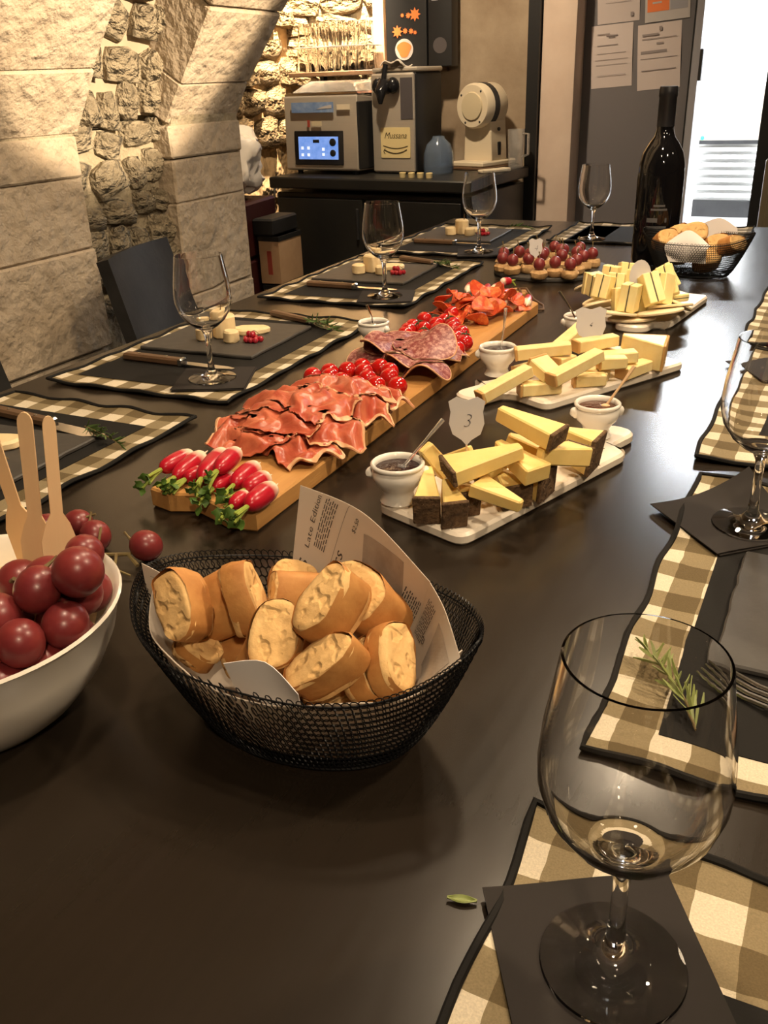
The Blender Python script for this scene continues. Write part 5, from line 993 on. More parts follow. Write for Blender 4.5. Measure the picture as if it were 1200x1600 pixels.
# radishes ---------------------------------------------------------------
prof_r = [(.0006, -.001), (.0035, .0), (.0070, .004), (.0092, .011), (.0100, .020), (.0102, .029), (.0096, .037), (.0078, .0435), (.0045, .0475), (.0012, .0495), (.0004, .056)]
rad_me = None; stem_me = None; leaf_me = None
def radish(p_stem, p_tip, sc, label, group, leafy, seed):
    global rad_me, stem_me, leaf_me
    a = Vector(p_stem) + Vector((0, 0, T)); c = Vector(p_tip) + Vector((0, 0, T)); r = random.Random(seed)
    d = c - a; m = frame(a, d, (0, 0, 1)) @ Matrix.Diagonal((sc, sc, d.length / .049, 1))
    if rad_me is None:
        o = mk('radish', MB().lathe(prof_r, 20), MAT['radish']); rad_me = o.data; bpy.data.objects.remove(o)
    o = thing('radish', label, 'radish', mtx=frame(a, d, (0, 0, 1)), group=group)
    mk('root', rad_me, None, o, mtx=Matrix.Diagonal((sc, sc, d.length / .049, 1)))
    n = 4 if leafy else 2; L0 = .026 if leafy else .008
    for k in range(n):
        an = r.uniform(-.9, .9) + PI * (k % 2); out = r.uniform(.002, .008); dz = r.uniform(.7, 1.1) * L0
        e = Vector((math.cos(an) * out - .004, math.sin(an) * out, -dz))
        mk('stalk', MB().tube([(0, 0, .002), (e.x * .4, e.y * .4, e.z * .5), tuple(e)], [.0024, .0020, .0014], 6), MAT['radstem'], o)
        if leafy and k > 1:
            for q in range(3):
                an2 = r.uniform(0, 6.28); dr = Vector((math.cos(an2), math.sin(an2), -r.uniform(.2, 1.0))); ls = r.uniform(.009, .015)
                lb_ = MB().sheet(lambda u, v: ((v - .5) * .7 * math.sin(PI * min(.95, max(.06, u))) * (1 + .25 * math.sin(14 * u)), .18 * math.sin(6 * u) * (v - .3), u), 6, 3, .04)
                lb_.v = [(x * ls, y * ls, z * ls) for x, y, z in lb_.v]
                mk('leaf', lb_, MAT['radleaf'], o, mtx=frame(e * r.uniform(.55, 1.0), dr, (r.uniform(-1, 1), r.uniform(-1, 1), 0)))
    return o
for k, (a, c, sc) in enumerate(RAD): radish(a, c, sc, 'pink radish with green stalks at the curved end of the board', 'radishes at the curved end of the board', True, k)
for k, (a, c, sc) in enumerate(RAD2): radish(a, c, sc, 'white-tipped radish by the handle end of the board', 'radishes at the handle end of the board', False, 50 + k)

# cherry tomatoes ---------------------------------------------------------
tom_me = None
def tomato(p, label, group, k, sc=1.0, calyx=False):
    global tom_me
    r = random.Random(k)
    if tom_me is None:
        o = mk('tomato', MB().ball((0, 0, 0), (.0132, .0132, .0126), 20, 14), MAT['tomato']); tom_me = o.data; bpy.data.objects.remove(o)
    o = thing('cherry_tomato', label, 'tomato', mtx=Matrix.Translation((p[0], p[1], p[2] + T)) @ Euler((r.uniform(-.6, .6), r.uniform(-.6, .6), 0)).to_matrix().to_4x4() @ Matrix.Scale(sc, 4), group=group)
    mk('flesh', tom_me, None, o)
    if calyx:
        b = MB()
        for q in range(5):
            a = q * 1.257; b.tube([(0, 0, .0126), (.004 * math.cos(a), .004 * math.sin(a), .0135), (.009 * math.cos(a), .009 * math.sin(a), .0112)], [.0013, .0012, .0004], 5)
        b.tube([(0, 0, .012), (.001, .001, .018)], .001, 5)
        mk('calyx', b, MAT['tomstem'], o)
    return o
hi1 = {0: 0, 5: .004, 2: .002, 7: .003, 8: .002, 4: .0}
for k, p in enumerate(TOM1): tomato((p[0], p[1], .0355 + (0.004 if k in (5, 8, 4) else 0)), 'red cherry tomato between the ham and the salami', 'cherry tomatoes between ham and salami', k)
for k, p in enumerate([(-.60, 1.052), (-.572, 1.092), (-.545, 1.098), (-.525, 1.085)]): tomato((p[0], p[1], .0350), 'red cherry tomato between the ham and the salami', 'cherry tomatoes between ham and salami', 20 + k)
for k, p in enumerate(TOM2): tomato((p[0], p[1], .0355), 'red cherry tomato between the salami and the chorizo', 'cherry tomatoes between salami and chorizo', 40 + k, calyx=k in (2, 4, 8, 11))
for k, p in enumerate([(-.592, 1.302), (-.548, 1.318), (-.530, 1.33), (-.56, 1.375), (-.505, 1.31)]): tomato((p[0], p[1], .0355 + .012 * (k == 1)), 'red cherry tomato between the salami and the chorizo', 'cherry tomatoes between salami and chorizo', 60 + k)

# cured ham, salami, chorizo -----------------------------------------------
class Pile:
    """height map of the board: every thin slice is laid over what is already there"""
    def __init__(s): s.h = {}
    def lay(s, mb, mw, gap=.0011, keep=True):
        mi = mw.inverted(); out = []; new = {}
        for p in mb.v:
            q = mw @ Vector(p); c = (int(q.x / .003), int(q.y / .003))
            q.z = max(q.z, s.h.get(c, ZB) + gap); out.append(tuple(mi @ q))
            for a in (-1, 0, 1):
                for e in (-1, 0, 1):
                    k = (c[0] + a, c[1] + e); new[k] = max(new.get(k, 0), q.z)
        mb.v = out
        if keep:
            for k, z in new.items(): s.h[k] = max(s.h.get(k, ZB), z)
        return mb
pile = Pile()
def ham_slice(x, y, z, rz, w, l, hgt, seed, folds=2.2):
    r = random.Random(seed); ph = r.uniform(0, 6); tl = r.uniform(-.25, .25)
    o = thing('ham_slice', 'folded slice of pink cured ham with a pale fat edge', 'ham', (x, y, z), rz, 'cured ham slices on the wooden board')
    def f(u, v):
        s, t = u - .5, v - .5
        wob = 1 + .10 * math.sin(9 * u + ph) * (2 * abs(t))
        xx = s * w * wob + .006 * math.sin(11 * v + ph); yy = t * l * (1 + .08 * math.sin(8 * u + ph * 2))
        dome = hgt * (1 - (2 * s) ** 2) * (1 - .5 * (2 * t) ** 2)
        zz = .0015 + max(0, dome) + .008 * abs(math.sin(folds * PI * u + ph + 1.5 * v)) * (1 - (2 * t) ** 4 * .5) + .003 * math.sin(13 * v + 7 * u + ph) + tl * s * .02 + .006 * noise.noise(Vector((u * 5 + ph, v * 4, ph))) + .0025 * noise.noise(Vector((u * 14, v * 10 + ph, ph)))
        return (xx, yy, max(.001, zz))
    mw = Matrix.Translation((x, y, z)) @ Matrix.Rotation(rz, 4, 'Z')
    sheet_ = MB().sheet(f, 32, 26, .0012); e1 = None
    def g2(u, v):
        p = Vector(f(min(1, .955 + .075 * u), v)); return (p.x + .0015, p.y, p.z + .0008 + .0012 * math.sin(21 * v + ph))
    f1 = pile.lay(MB().sheet(g2, 2, 26, .0018), mw, keep=False)
    def g3(u, v):
        p = Vector(f(v, min(1, .965 + .06 * u))); return (p.x, p.y + .001, p.z + .0008)
    f2 = pile.lay(MB().sheet(g3, 2, 30, .0018), mw, keep=False)
    mk('meat', pile.lay(sheet_, mw), MAT['ham'], o, angle=80)
    mk('fat_edge', f1, MAT['fat'], o, angle=80); mk('fat_edge', f2, MAT['fat'], o, angle=80)
    return o
HAM = [(-.590, .830, .0, 1.9, .085, .075, .018), (-.555, .800, .0, .6, .075, .070, .012), (-.505, .800, .0, -.5, .080, .065, .010), (-.490, .850, .002, -.9, .085, .070, .018), (-.570, .880, .008, .4, .095, .085, .022),
       (-.525, .880, .014, -.4, .095, .080, .022), (-.570, .945, .004, .9, .085, .080, .022), (-.520, .945, .010, -.3, .090, .075, .024), (-.485, .915, .004, -1.0, .070, .070, .020), (-.492, .985, .0, -.6, .075, .050, .014), (-.548, .985, .006, .2, .080, .045, .016), (-.602, .910, .0, 1.6, .08, .055, .014), (-.540, .838, .008, .1, .085, .070, .018), (-.565, .850, .004, 1.1, .08, .07, .012)]
for k, a in sorted(enumerate(HAM), key=lambda t: t[1][2] + t[1][6] * .3): ham_slice(a[0], a[1], ZB + a[2], a[3], a[4], a[5], a[6], k + 3)

def salami_slice(x, y, z, rz, rad, tilt, seed, fold=.6):
    o = thing('salami_slice', 'large folded slice of marbled salami between the tomato clusters', 'salami', mtx=Matrix.Translation((x, y, z)) @ Euler((tilt, 0, rz)).to_matrix().to_4x4(), group='salami slices on the wooden board')
    ph = seed * 1.3; dm = .014 + .006 * (seed % 2)
    def f(u, v):
        a = 2 * PI * u; q = rad * v
        px, py = q * math.cos(a), q * math.sin(a) * .92
        bend = fold * px * px / rad
        return (px, py, dm * (1 - (px / rad) ** 2) + .004 * math.sin(3 * a + ph) * v)
    mw = o.matrix_basis.copy()
    ring = pile.lay(MB().tube([f(k / 60, 1.0) for k in range(60)], .0012, 6, closed=True), mw, .0004, False)
    mk('meat', pile.lay(MB().sheet(f, 60, 16, .0016), mw), MAT['salami'], o, angle=80)
    mk('casing', ring, MAT['fat'], o)
    return o
for k, a in sorted(enumerate([(-.572, 1.145, .004, .5, .046, .10), (-.512, 1.140, .003, -.4, .044, -.10), (-.562, 1.185, .010, 1.3, .050, .20), (-.507, 1.180, .009, .2, .050, .16), (-.545, 1.215, .005, .9, .046, .12), (-.482, 1.115, .001, .2, .034, -.06), (-.560, 1.160, .018, 2.4, .048, .22), (-.505, 1.170, .019, -.5, .048, .28), (-.50, 1.205, .004, .6, .045, .1), (-.575, 1.205, .004, .6, .042, .1)]), key=lambda t: t[1][2]):
    salami_slice(a[0], a[1], ZB + a[2], a[3], a[4], a[5], k)
rc_ = random.Random(12)
for k in range(26):
    t = k / 26; y = 1.395 + .165 * ((k * 7) % 26) / 26; x = -.598 + .118 * ((k * 11) % 26) / 26
    if y < 1.42 and x < -.55: y += .05
    lay = k // 9
    o = thing('chorizo_slice', 'thin curled orange-red slice of chorizo on the wooden board', 'chorizo', mtx=Matrix.Translation((x, y, ZB + .008 + .010 * lay)) @ Euler((rc_.uniform(-.7, .7), rc_.uniform(-.6, .6), rc_.uniform(0, 6))).to_matrix().to_4x4(), group='chorizo slices on the wooden board')
    ph = rc_.uniform(0, 6)
    mk('meat', pile.lay(MB().sheet(lambda u, v: (.021 * v * math.cos(2 * PI * u), .019 * v * math.sin(2 * PI * u), .005 * v * math.sin(2 * 2 * PI * u + ph) + .004 * v * v), 24, 8, .0012), o.matrix_basis.copy(), .0006), MAT['chorizo'], o, angle=80)

# ------------------------------------------------------------------ marble boards and cheeses
def marble_board(cx, cy, rz, w, l, hw_, hl, hside, label, hoff=0.0):
    """body w x l, handle of half width hw_ and length hl at +y (hside=1) or -y"""
    o = thing('marble_board', label, 'board', (cx, cy, T), rz)
    n = 8; hx = hoff
    pts = [(-w / 2, -l / 2), (w / 2, -l / 2), (w / 2, l / 2), (hx + hw_ + .012, l / 2), (hx + hw_, l / 2 + .010), (hx + hw_, l / 2 + hl), (hx - hw_, l / 2 + hl), (hx - hw_, l / 2 + .010), (hx - hw_ - .012, l / 2), (-w / 2, l / 2)]
    rs = [.016, .016, .016, .008, .004, hw_ * .95, hw_ * .95, .004, .008, .016]
    pl = rpoly(pts, rs, 4)
    if hside < 0: pl = [(-x, -y) for x, y in pl]
    mk('slab', MB().prism(pl, 0.0, .013, .003), MAT['marble'], o, angle=35)
    return o
marble_board(-.2735, .851, R(-20.2), .118, .285, .022, .062, 1, 'white marble board with brown-rinded cheese and two pots', .012)
marble_board(-.288, 1.245, R(-28.8), .125, .285, .024, .062, -1, 'white marble board with the long yellow cheese sticks', -.012 + .046)
marble_board(-.283, 1.690, R(-8), .150, .235, .030, .050, -1, 'white marble board with the pale ash-lined cheese', -.020)
ZM = T + .013

def lift(z, half): return max(z, .013 + half)
WLAB = {0: 'squat cheese block with a square hairy rind touching the dark jam pot', 1: 'squat cheese block with a square hairy rind at the marble board corner', 2: 'narrow rinded cheese block behind the corner block', 4: 'long yellow cheese slab lying across the rinded blocks', 9: 'large yellow cheese wedge on top of the heap', 12: 'tall cheese block with a broad rind beside the brown jam pot'}
def wedge(tip, rind, w, h, has_rind, k):
    a, c = Vector(tip), Vector(rind); h2 = h / 2
    a.z = lift(a.z, .002); c.z = lift(c.z, h2 * .9)
    a.z += T; c.z += T; d = c - a; L_ = max(d.length, .03)
    o = thing('cheese_wedge', WLAB.get(k, 'yellow cheese piece in the heap behind the shield card numbered three'), 'cheese', mtx=frame(c, d, Vector((0, 0, 1)).cross(d)), group='brown-rinded cheese wedges on the marble board')
    tw = w * .14
    v = [(-w / 2, -h2, 0), (w / 2, -h2, 0), (w / 2, h2, 0), (-w / 2, h2, 0), (-tw, -h2 * .85, -L_), (tw, -h2 * .85, -L_), (tw, h2 * .85, -L_), (-tw, h2 * .85, -L_)]
    mk('paste', hexa(v, .0015, k, .0008), MAT['tomme'], o, smooth=False)
    if has_rind:
        v = [(-w / 2 - .0004, -h2 - .0004, .0006), (w / 2 + .0004, -h2 - .0004, .0006), (w / 2 + .0004, h2 + .0004, .0006), (-w / 2 - .0004, h2 + .0004, .0006), (-w / 2 - .0002, -h2 - .0002, -.004), (w / 2 + .0002, -h2 - .0002, -.004), (w / 2 + .0002, h2 + .0002, -.004), (-w / 2 - .0002, h2 + .0002, -.004)]
        mb = hexa([(x, y, z + .0008) for x, y, z in v], .001, k + 30, .0008)
        r = random.Random(k)
        for q in range(14):
            x, y = r.uniform(-w / 2, w / 2), r.uniform(-h2, h2)
            mb.tube([(x, y, .001), (x + r.uniform(-.002, .002), y + r.uniform(-.002, .002), r.uniform(.002, .004))], [.0005, .0002], 3)
        mk('rind', mb, MAT['rind'], o, smooth=False)
    return o
for k, (a, c, w_, h_, rd) in enumerate(TOMME): wedge(a, c, w_, h_, rd, k)

def stick(p, q, w, k):
    a, c = Vector(p), Vector(q); a.z = lift(a.z, .009) + T; c.z = lift(c.z, .009) + T; d = c - a; L_ = d.length
    o = thing('cheese_stick', 'long pale yellow cheese stick beside the shield card with a small mark', 'cheese', mtx=frame(a, d, Vector((0, 0, 1)).cross(d)), group='yellow cheese sticks on the marble board')
    h = .0085; w2 = w / 2
    mk('paste', hexa([(-w2, -h, 0), (w2, -h, 0), (w2, h, 0), (-w2, h, 0), (-w2 * .9, -h * .9, L_), (w2 * .9, -h * .9, L_), (w2 * .9, h * .9, L_), (-w2 * .9, h * .9, L_)], .0015, k, .001), MAT['comte'], o, smooth=False)
    mk('rind', hexa([(-w2, -h, -.003), (w2, -h, -.003), (w2, h, -.003), (-w2, h, -.003), (-w2, -h, .0005), (w2, -h, .0005), (w2, h, .0005), (-w2, h, .0005)], .0008), MAT['comte_rind'], o, smooth=False)
    return o
for k, (a, c, w_) in enumerate(STICKS): stick(a, c, w_, k)
a, c, w_ = BIGWEDGE[0]
a = Vector((a[0], a[1], .040 + T)); c = Vector((c[0], c[1], .036 + T)); d = c - a
o = thing('cheese_wedge', 'large yellow cheese wedge with a smooth tan rind at the end of the sticks', 'cheese', mtx=frame(c, d, Vector((0, 0, 1)).cross(d)))
L_ = d.length
mk('paste', hexa([(-.030, -.0215, 0), (.030, -.0215, 0), (.030, .016, 0), (-.030, .016, 0), (-.004, -.024, -L_), (.004, -.024, -L_), (.004, .018, -L_), (-.004, .018, -L_)], .0015, 5, .0006), MAT['comte'], o, smooth=False)
mk('rind', hexa([(-.0305, -.022, .003), (.0305, -.022, .003), (.0305, .0165, .003), (-.0305, .0165, .003), (-.0305, -.022, -.0005), (.0305, -.022, -.0005), (.0305, .0165, -.0005), (-.0305, .0165, -.0005)], .0012), MAT['comte_rind'], o, smooth=False)
mk('side_rind', hexa([(.0305, -.0215, 0), (.0325, -.0215, 0), (.0325, .016, 0), (.0305, .016, 0), (.0045, -.024, -L_), (.0065, -.024, -L_), (.0065, .018, -L_), (.0045, .018, -L_)], .0004), MAT['comte_rind'], o, smooth=False)

for k, (x, y, z, ya, lean) in enumerate(MORB):
    z = max(z, .034)
    o = thing('cheese_slab', 'cream yellow cheese slab with a thin dark ash line', 'cheese', mtx=Matrix.Translation((x + .006 * math.sin(k * 5.1), y + .008 * math.cos(k * 3.3), z + T)) @ Euler((R(-14 + lean + 9 * math.sin(k * 2.7)), R(lean * 1.4), R(ya * 2.2 + 14 * math.sin(k * 1.9)))).to_matrix().to_4x4(), group='ash-lined cheese slabs on the marble board')
    hh = .020 + .003 * (k % 3)
    for sx in (-1, 1):
        mk('paste', hexa([(sx * .0075 + px * .007, py * .013, pz * hh) for pz in (-1, 1) for px, py in ((-1, -1), (1, -1), (1, 1), (-1, 1))], .0012, k + sx, .0005), MAT['morbier'], o, smooth=False)
    mk('ash_line', MB().box((0, 0, 0), (.0014, .0258, hh * 1.94)), MAT['ash'], o, smooth=False)
for k, (x, y, z, ya) in enumerate(MSLICE):
    o = thing('cheese_slice', 'thin cream oval slice fanned around the ash-lined cheese', 'cheese', mtx=Matrix.Translation((x, y, max(z, .020) + T)) @ Euler((R(-28 + 9 * (k % 4)), R(-12 + 8 * (k % 3)), R(ya))).to_matrix().to_4x4(), group='cream slices around the ash-lined cheese')
    mk('slice', MB().prism([(.040 * math.cos(t), .025 * math.sin(t)) for t in [2 * PI * q / 24 for q in range(24)]], -.0022, .0022, .001), MAT['mslice'], o, angle=35)
for k, (x, y, z) in enumerate([(-.315, 1.70, .013), (-.27, 1.72, .013), (-.24, 1.68, .013), (-.30, 1.64, .013), (-.26, 1.63, .013), (-.33, 1.66, .013)]):
    o = thing('cheese_slab', 'cream yellow cheese slab lying under the upright slabs', 'cheese', (x, y, z + T), .4 * k, 'lower slabs under the ash-lined cheese')
    mk('paste', MB().box((0, 0, .007), (.034, .032, .014), ch=.002), MAT['morbier'], o); mk('ash_line', MB().box((0, -.0162, .007), (.032, .0006, .0012)), MAT['ash'], o)

# shield cards on picks
SH = [(-.5, .42), (-.28, .52), (0, .44), (.28, .52), (.5, .42), (.44, .20), (.48, -.05), (.38, -.28), (.14, -.40), (0, -.52), (-.14, -.40), (-.38, -.28), (-.48, -.05), (-.44, .20)]
def card(x, y, z, ang, w, h, label, text, base, shape=SH, tsz=.42):
    o = thing('name_card', label, 'card', mtx=Matrix.Translation((x, y, T + z)) @ Euler((R(78), 0, ang)).to_matrix().to_4x4())
    mk('card', MB().prism([(px * w, py * h) for px, py in shape], 0, .0008), MAT['card'], o, smooth=False)
    if text: mk('handwriting', text_mb(text, h * tsz, .25, 1.0, -.012 * h), MAT['pen'], o, loc=(0, .0, .0011))
    mk('pick', MB().tube([(0, h * .3, -.001), (0, -h * .5 - base, -.001)], .0010, 6), MAT['woodfork'], o)
    return o
card(-.2945, .779, .096, R(20), .036, .046, 'white shield card with a handwritten three among rinded wedges', '3', .03)
card(-.2874, 1.250, .079, R(24), .044, .048, 'white shield card with a small handwritten mark above cheese sticks', '4', .02, SH, .22)
OV = [(.5 * math.cos(a), .5 * math.sin(a)) for a in [2 * PI * k / 20 for k in range(20)]]
card(-.2855, 1.585, .082, R(14), .036, .056, 'grey oval card standing in the ash-lined cheese', None, .02, OV)
card(-.572, 1.925, .062, R(24), .030, .040, 'cream ragged card standing among the grape canapes', '4', .02)

# lion head pots
PP0 = [(.0165, .0), (.0185, .002), (.0165, .006), (.0150, .012), (.0175, .019), (.0235, .027), (.0262, .035), (.0258, .042), (.0245, .045), (.0268, .0475), (.0268, .0505), (.0250, .052), (.0228, .0505), (.0222, .046), (.0228, .038), (.018, .026), (.001, .022)]
PP = [(r_, z_ * .82) for r_, z_ in PP0]
def pot(x, y, z, label, jam, spoon, rz=0, spm='clear_plastic', sc=1.0):
    o = thing('porcelain_pot', label, 'pot', (x, y, T + z), rz); o.scale = (sc, sc, sc)
    mk('bowl', MB().lathe(PP, 32), MAT['porcelain'], o, angle=60)
    for sx in (-1, 1):
        mk('lion_head_lug', MB().ball((sx * .0262, 0, .031), (.006, .0055, .0065), 12, 8).jitter(.0014, 260, sx), MAT['porcelain'], o)
    j = mk('jam', MB().lathe([(.0222, .033), (.0223, .0365), (.012, .0372), (.001, .0370)], 24), MAT[jam], o)
    if spoon:
        (ax, ay, az), (bx, by, bz) = spoon; az -= .008; bz -= .008
        s = thing('mini_spoon', 'small clear plastic spoon in the ' + label, 'spoon', mtx=Matrix.Translation((x, y, T + z)))
        p0, p1 = Vector((ax, ay, az)) * sc, Vector((bx, by, bz)) * sc
        mk('handle', MB().tube([p0, p0.lerp(p1, .5) + Vector((.001, 0, .001)), p1], [.0016, .0014, .0024], 6), MAT[spm], s)
        mk('bowl', MB().ball(tuple(p0), (.006, .004, .003), 10, 6), MAT[spm], s)
    return o
pot(-.3560, .7480, .013, 'white pot of dark jam beside the rinded wedges', 'jam_dark', ((.004, .002, .044), (.040, .020, .092)), R(200), sc=1.02)
pot(-.6621, 1.3148, 0, 'white pot of dark jam standing alone on the table', 'jam_dark', ((0, 0, .044), (-.008, -.006, .078)), R(-10), 'steel_plain', sc=.98)
pot(-.4030, 1.1880, .013, 'white pot of dark jam beside the cheese sticks', 'jam_dark', ((.004, 0, .044), (.012, -.004, .105)), R(200), sc=1.0)
pot(-.2150, .9960, .013, 'white pot of brown jam at the board handle', 'jam_brown', ((.008, .006, .044), (.034, .022, .090)), R(30), 'woodfork', sc=1.0)
pot(-.3560, 1.4600, .0, 'white pot behind the shield card of the cheese sticks', 'jam_brown', ((-.006, 0, .044), (-.036, -.006, .090)), R(30), 'steel_plain', sc=.95)

# ------------------------------------------------------------------ grape canapes on a slate disc
gd = mk('slate_platter', MB().prism([(.128 * math.cos(a) * (1 + .02 * math.sin(5 * a)), .128 * math.sin(a)) for a in [2 * PI * k / 28 for k in range(28)]], 0, .009, .002), MAT['slate'], loc=(-.560, 2.005, T), label='dark slate platter under the grape canapes', cat='plate', angle=30)
gb = None
def canape(x, y, k):
    global gb
    r = random.Random(k)
    o = thing('grape_canape', 'toast canape topped with a red grape on a pick', 'canape', (x, y, T + .009), r.uniform(0, 6), 'grape canapes on the slate platter')
    mk('toast', MB().lathe([(.014, 0), (.018, .004), (.019, .012), (.015, .017), (.001, .018)], 12).jitter(.0025, 90, k), MAT['cracker'], o)
    if gb is None:
        q = mk('grape', MB().ball((0, 0, 0), (.0125, .0125, .0135), 16, 11), MAT['grape']); gb = q.data; bpy.data.objects.remove(q)
    mk('grape', gb, None, o, loc=(0, 0, .029))
    mk('pick', MB().tube([(0, 0, .03), (.003, .002, .050), (.004, .003, .054)], [.0012, .001, .002], 6), MAT['stem'], o)
for k, p in enumerate(CANAPES): canape(p[0], p[1], k)
for k, p in enumerate([(-.605, 1.985), (-.57, 1.985), (-.53, 1.985), (-.545, 2.02), (-.61, 2.08), (-.515, 2.085), (-.655, 1.985)]): canape(p[0], p[1], 30 + k)

# ------------------------------------------------------------------ bottle
bt = thing('wine_bottle', 'tall dark magnum wine bottle beside the bread basket', 'bottle', (-.364, 2.162, T))
mk('glass', MB().lathe([(.001, .006), (.040, .002), (.0485, .004), (.0500, .012), (.0500, .185), (.0485, .212), (.0430, .236), (.0320, .255), (.0220, .268), (.0178, .282), (.0170, .345), (.0182, .346), (.0182, .356), (.0170, .358), (.001, .358)], 40, ends=False), MAT['bottle'], bt)
mk('capsule', MB().lathe([(.0186, .288), (.0184, .345), (.0196, .347), (.0196, .358), (.0182, .3665), (.001, .3668)], 32), MAT['foil'], bt)
def wrap(ang0, ang1, z0, z1, rr): return MB().sheet(lambda u, v: (rr * math.cos(ang0 + (ang1 - ang0) * u), rr * math.sin(ang0 + (ang1 - ang0) * u), z0 + (z1 - z0) * v), 10, 1, .0004)
lab_a = math.atan2(-2.162, .364)
for z0, z1, a0, a1 in ((.095, .104, -.45, .02), (.095, .104, .34, .42), (.082, .087, -.45, .42), (.120, .124, -.30, .40), (.128, .132, -.2, .3)):
    mk('label_print', wrap(lab_a + a0, lab_a + a1, z0, z1, .0502), MAT['label_print'], bt)

# ------------------------------------------------------------------ wire bread baskets
def basket_pt(u, v, sx=1.0):
    """u around, v from base 0 to rim 1 (lens-shaped rim with raised tips)"""
    a = 2 * PI * u; ca, sa = math.cos(a), math.sin(a)
    tip = abs(ca) ** 3
    A = (.074 + .050 * v ** .75); B = (.046 + .030 * v ** .8)
    x = A * math.copysign(abs(ca) ** (1.0 - .25 * v), ca); y = B * math.copysign(abs(sa) ** (1.0 + .25 * v), sa)
    z = .002 + (.078 + .018 * tip + .008 * max(0, sa)) * v
    return Vector((x * sx, y * sx, z * sx))
def basket(cx, cy, rz, label, sx, rows, per, lr=.0034):
    o = thing('wire_basket', label, 'basket', (cx, cy, T), rz)
    mb = MB(); tmpl = [(math.cos(2 * PI * k / 8), math.sin(2 * PI * k / 8)) for k in range(8)]
    for j in range(rows):
        v = (j + .5) / rows; n = per
        for i in range(n):
            u = (i + .5 * (j % 2)) / n
            c = basket_pt(u, v, sx); du = (basket_pt(u + .004, v, sx) - basket_pt(u - .004, v, sx)).normalized(); dv = (basket_pt(u, min(1, v + .03), sx) - basket_pt(u, v - .03, sx)).normalized()
            nn = du.cross(dv).normalized(); rr = lr * sx; sl = .35
            pts = [c + du * (rr * .85 * ca) + dv * (rr * 1.12 * sa) + nn * (.0012 * ca) for ca, sa in tmpl]
            mb.tube(pts, .00042, 3, closed=True)
    mk('wire_loops', mb, MAT['wire'], o, kind='stuff')
    for nm, v, r_ in (('rim_wire', .955, .0007), ('base_wire', .03, .0016)):
        mk(nm, MB().tube([basket_pt(k / 90, v, sx) for k in range(90)], r_, 6, closed=True), MAT['wire'], o)
    b = MB()
    for j in range(5):
        s = (j + 1) / 6; b.tube([basket_pt(k / 60, .0, sx) * s + Vector((0, 0, .0015)) for k in range(60)], .0016, 5, closed=True)
    mk('base_coil', b, MAT['wire'], o)
    return o
BC = (-.275, .422)
basket(BC[0], BC[1], R(1.5), 'black wire loop basket of bread beside the white bowl', 1.0, 14, 138)
basket(-.258, 2.045, R(-8), 'black wire loop basket of bread beside the wine bottle', .93, 16, 150)

# newspaper liner of the bread basket
news = thing('newspaper', 'printed newspaper sheet lining the bread basket and standing up behind the bread', 'newspaper', (BC[0], BC[1], T))
np_ = news
def liner(u, v):
    p = basket_pt(u, .08 + (.80 if math.sin(2 * PI * u) < 0 else .5) * v) * .95; return (p.x, p.y, p.z + .004 + .004 * math.sin(u * 40) * v)
mk('liner', MB().sheet(liner, 64, 6, .0008), MAT['news'], np_)
mk('liner_bed', MB().sheet(lambda u, v: (lambda p: (p.x * v, p.y * v, .014 + .003 * math.sin(12 * u * v + 9 * v)))(basket_pt(u, .12) * .93), 40, 6, .0012), MAT['news'], np_)
def patch(P):
    """bicubic-free ruled sheet through a grid of points (rows bottom to top), smooth in u"""
    def ev(row, u):
        n = len(row) - 1; t = u * n; i = min(int(t), n - 1); f = t - i
        p = [Vector(row[max(0, min(n, i + q))]) for q in (-1, 0, 1, 2)]
        return .5 * ((2 * p[1]) + (p[2] - p[0]) * f + (2 * p[0] - 5 * p[1] + 4 * p[2] - p[3]) * f * f + (3 * p[1] - p[0] - 3 * p[2] + p[3]) * f ** 3)
    def fn(u, v):
        col = [ev(r, u) for r in P]; return ev(col, v)
    return fn
def off(l): return [(x - BC[0], y - BC[1], z) for x, y, z in l]
PA = patch([off([(-.318, .470, .040), (-.275, .478, .035), (-.222, .466, .035)]), off([(-.3165, .482, .085), (-.268, .482, .080), (-.206, .458, .075)]), off([(-.3136, .4971, .142), (-.2560, .4830, .136), (-.1942, .4504, .114)])])
mk('back_sheet', MB().sheet(PA, 26, 20, .0005), MAT['news'], news, angle=80)
PB = patch([off([(-.222, .464, .035), (-.200, .435, .045), (-.190, .392, .060)]), off([(-.206, .457, .078), (-.186, .432, .080), (-.170, .398, .080)]), off([(-.1940, .4500, .1138), (-.1760, .4302, .109), (-.1560, .4060, .093)])])
mk('side_sheet', MB().sheet(PB, 18, 14, .0005), MAT['news'], news, angle=80)
PC = patch([off([(-.3830, .412, .050), (-.360, .405, .050), (-.338, .398, .050)]), off([(-.392, .412, .080), (-.366, .408, .078), (-.340, .400, .074)]), off([(-.3960, .4145, .104), (-.3680, .4100, .099), (-.3450, .4000, .090)])])
mk('left_flap', MB().sheet(PC, 14, 12, .0005), MAT['news'], news, angle=80)
PD = patch([off([(-.290, .366, .060), (-.262, .362, .060), (-.240, .362, .060)]), off([(-.2925, .3600, .084), (-.2648, .3640, .090), (-.2380, .3560, .080)])])
mk('front_flap', MB().sheet(PD, 10, 8, .0005), MAT['wax'], news, angle=80)
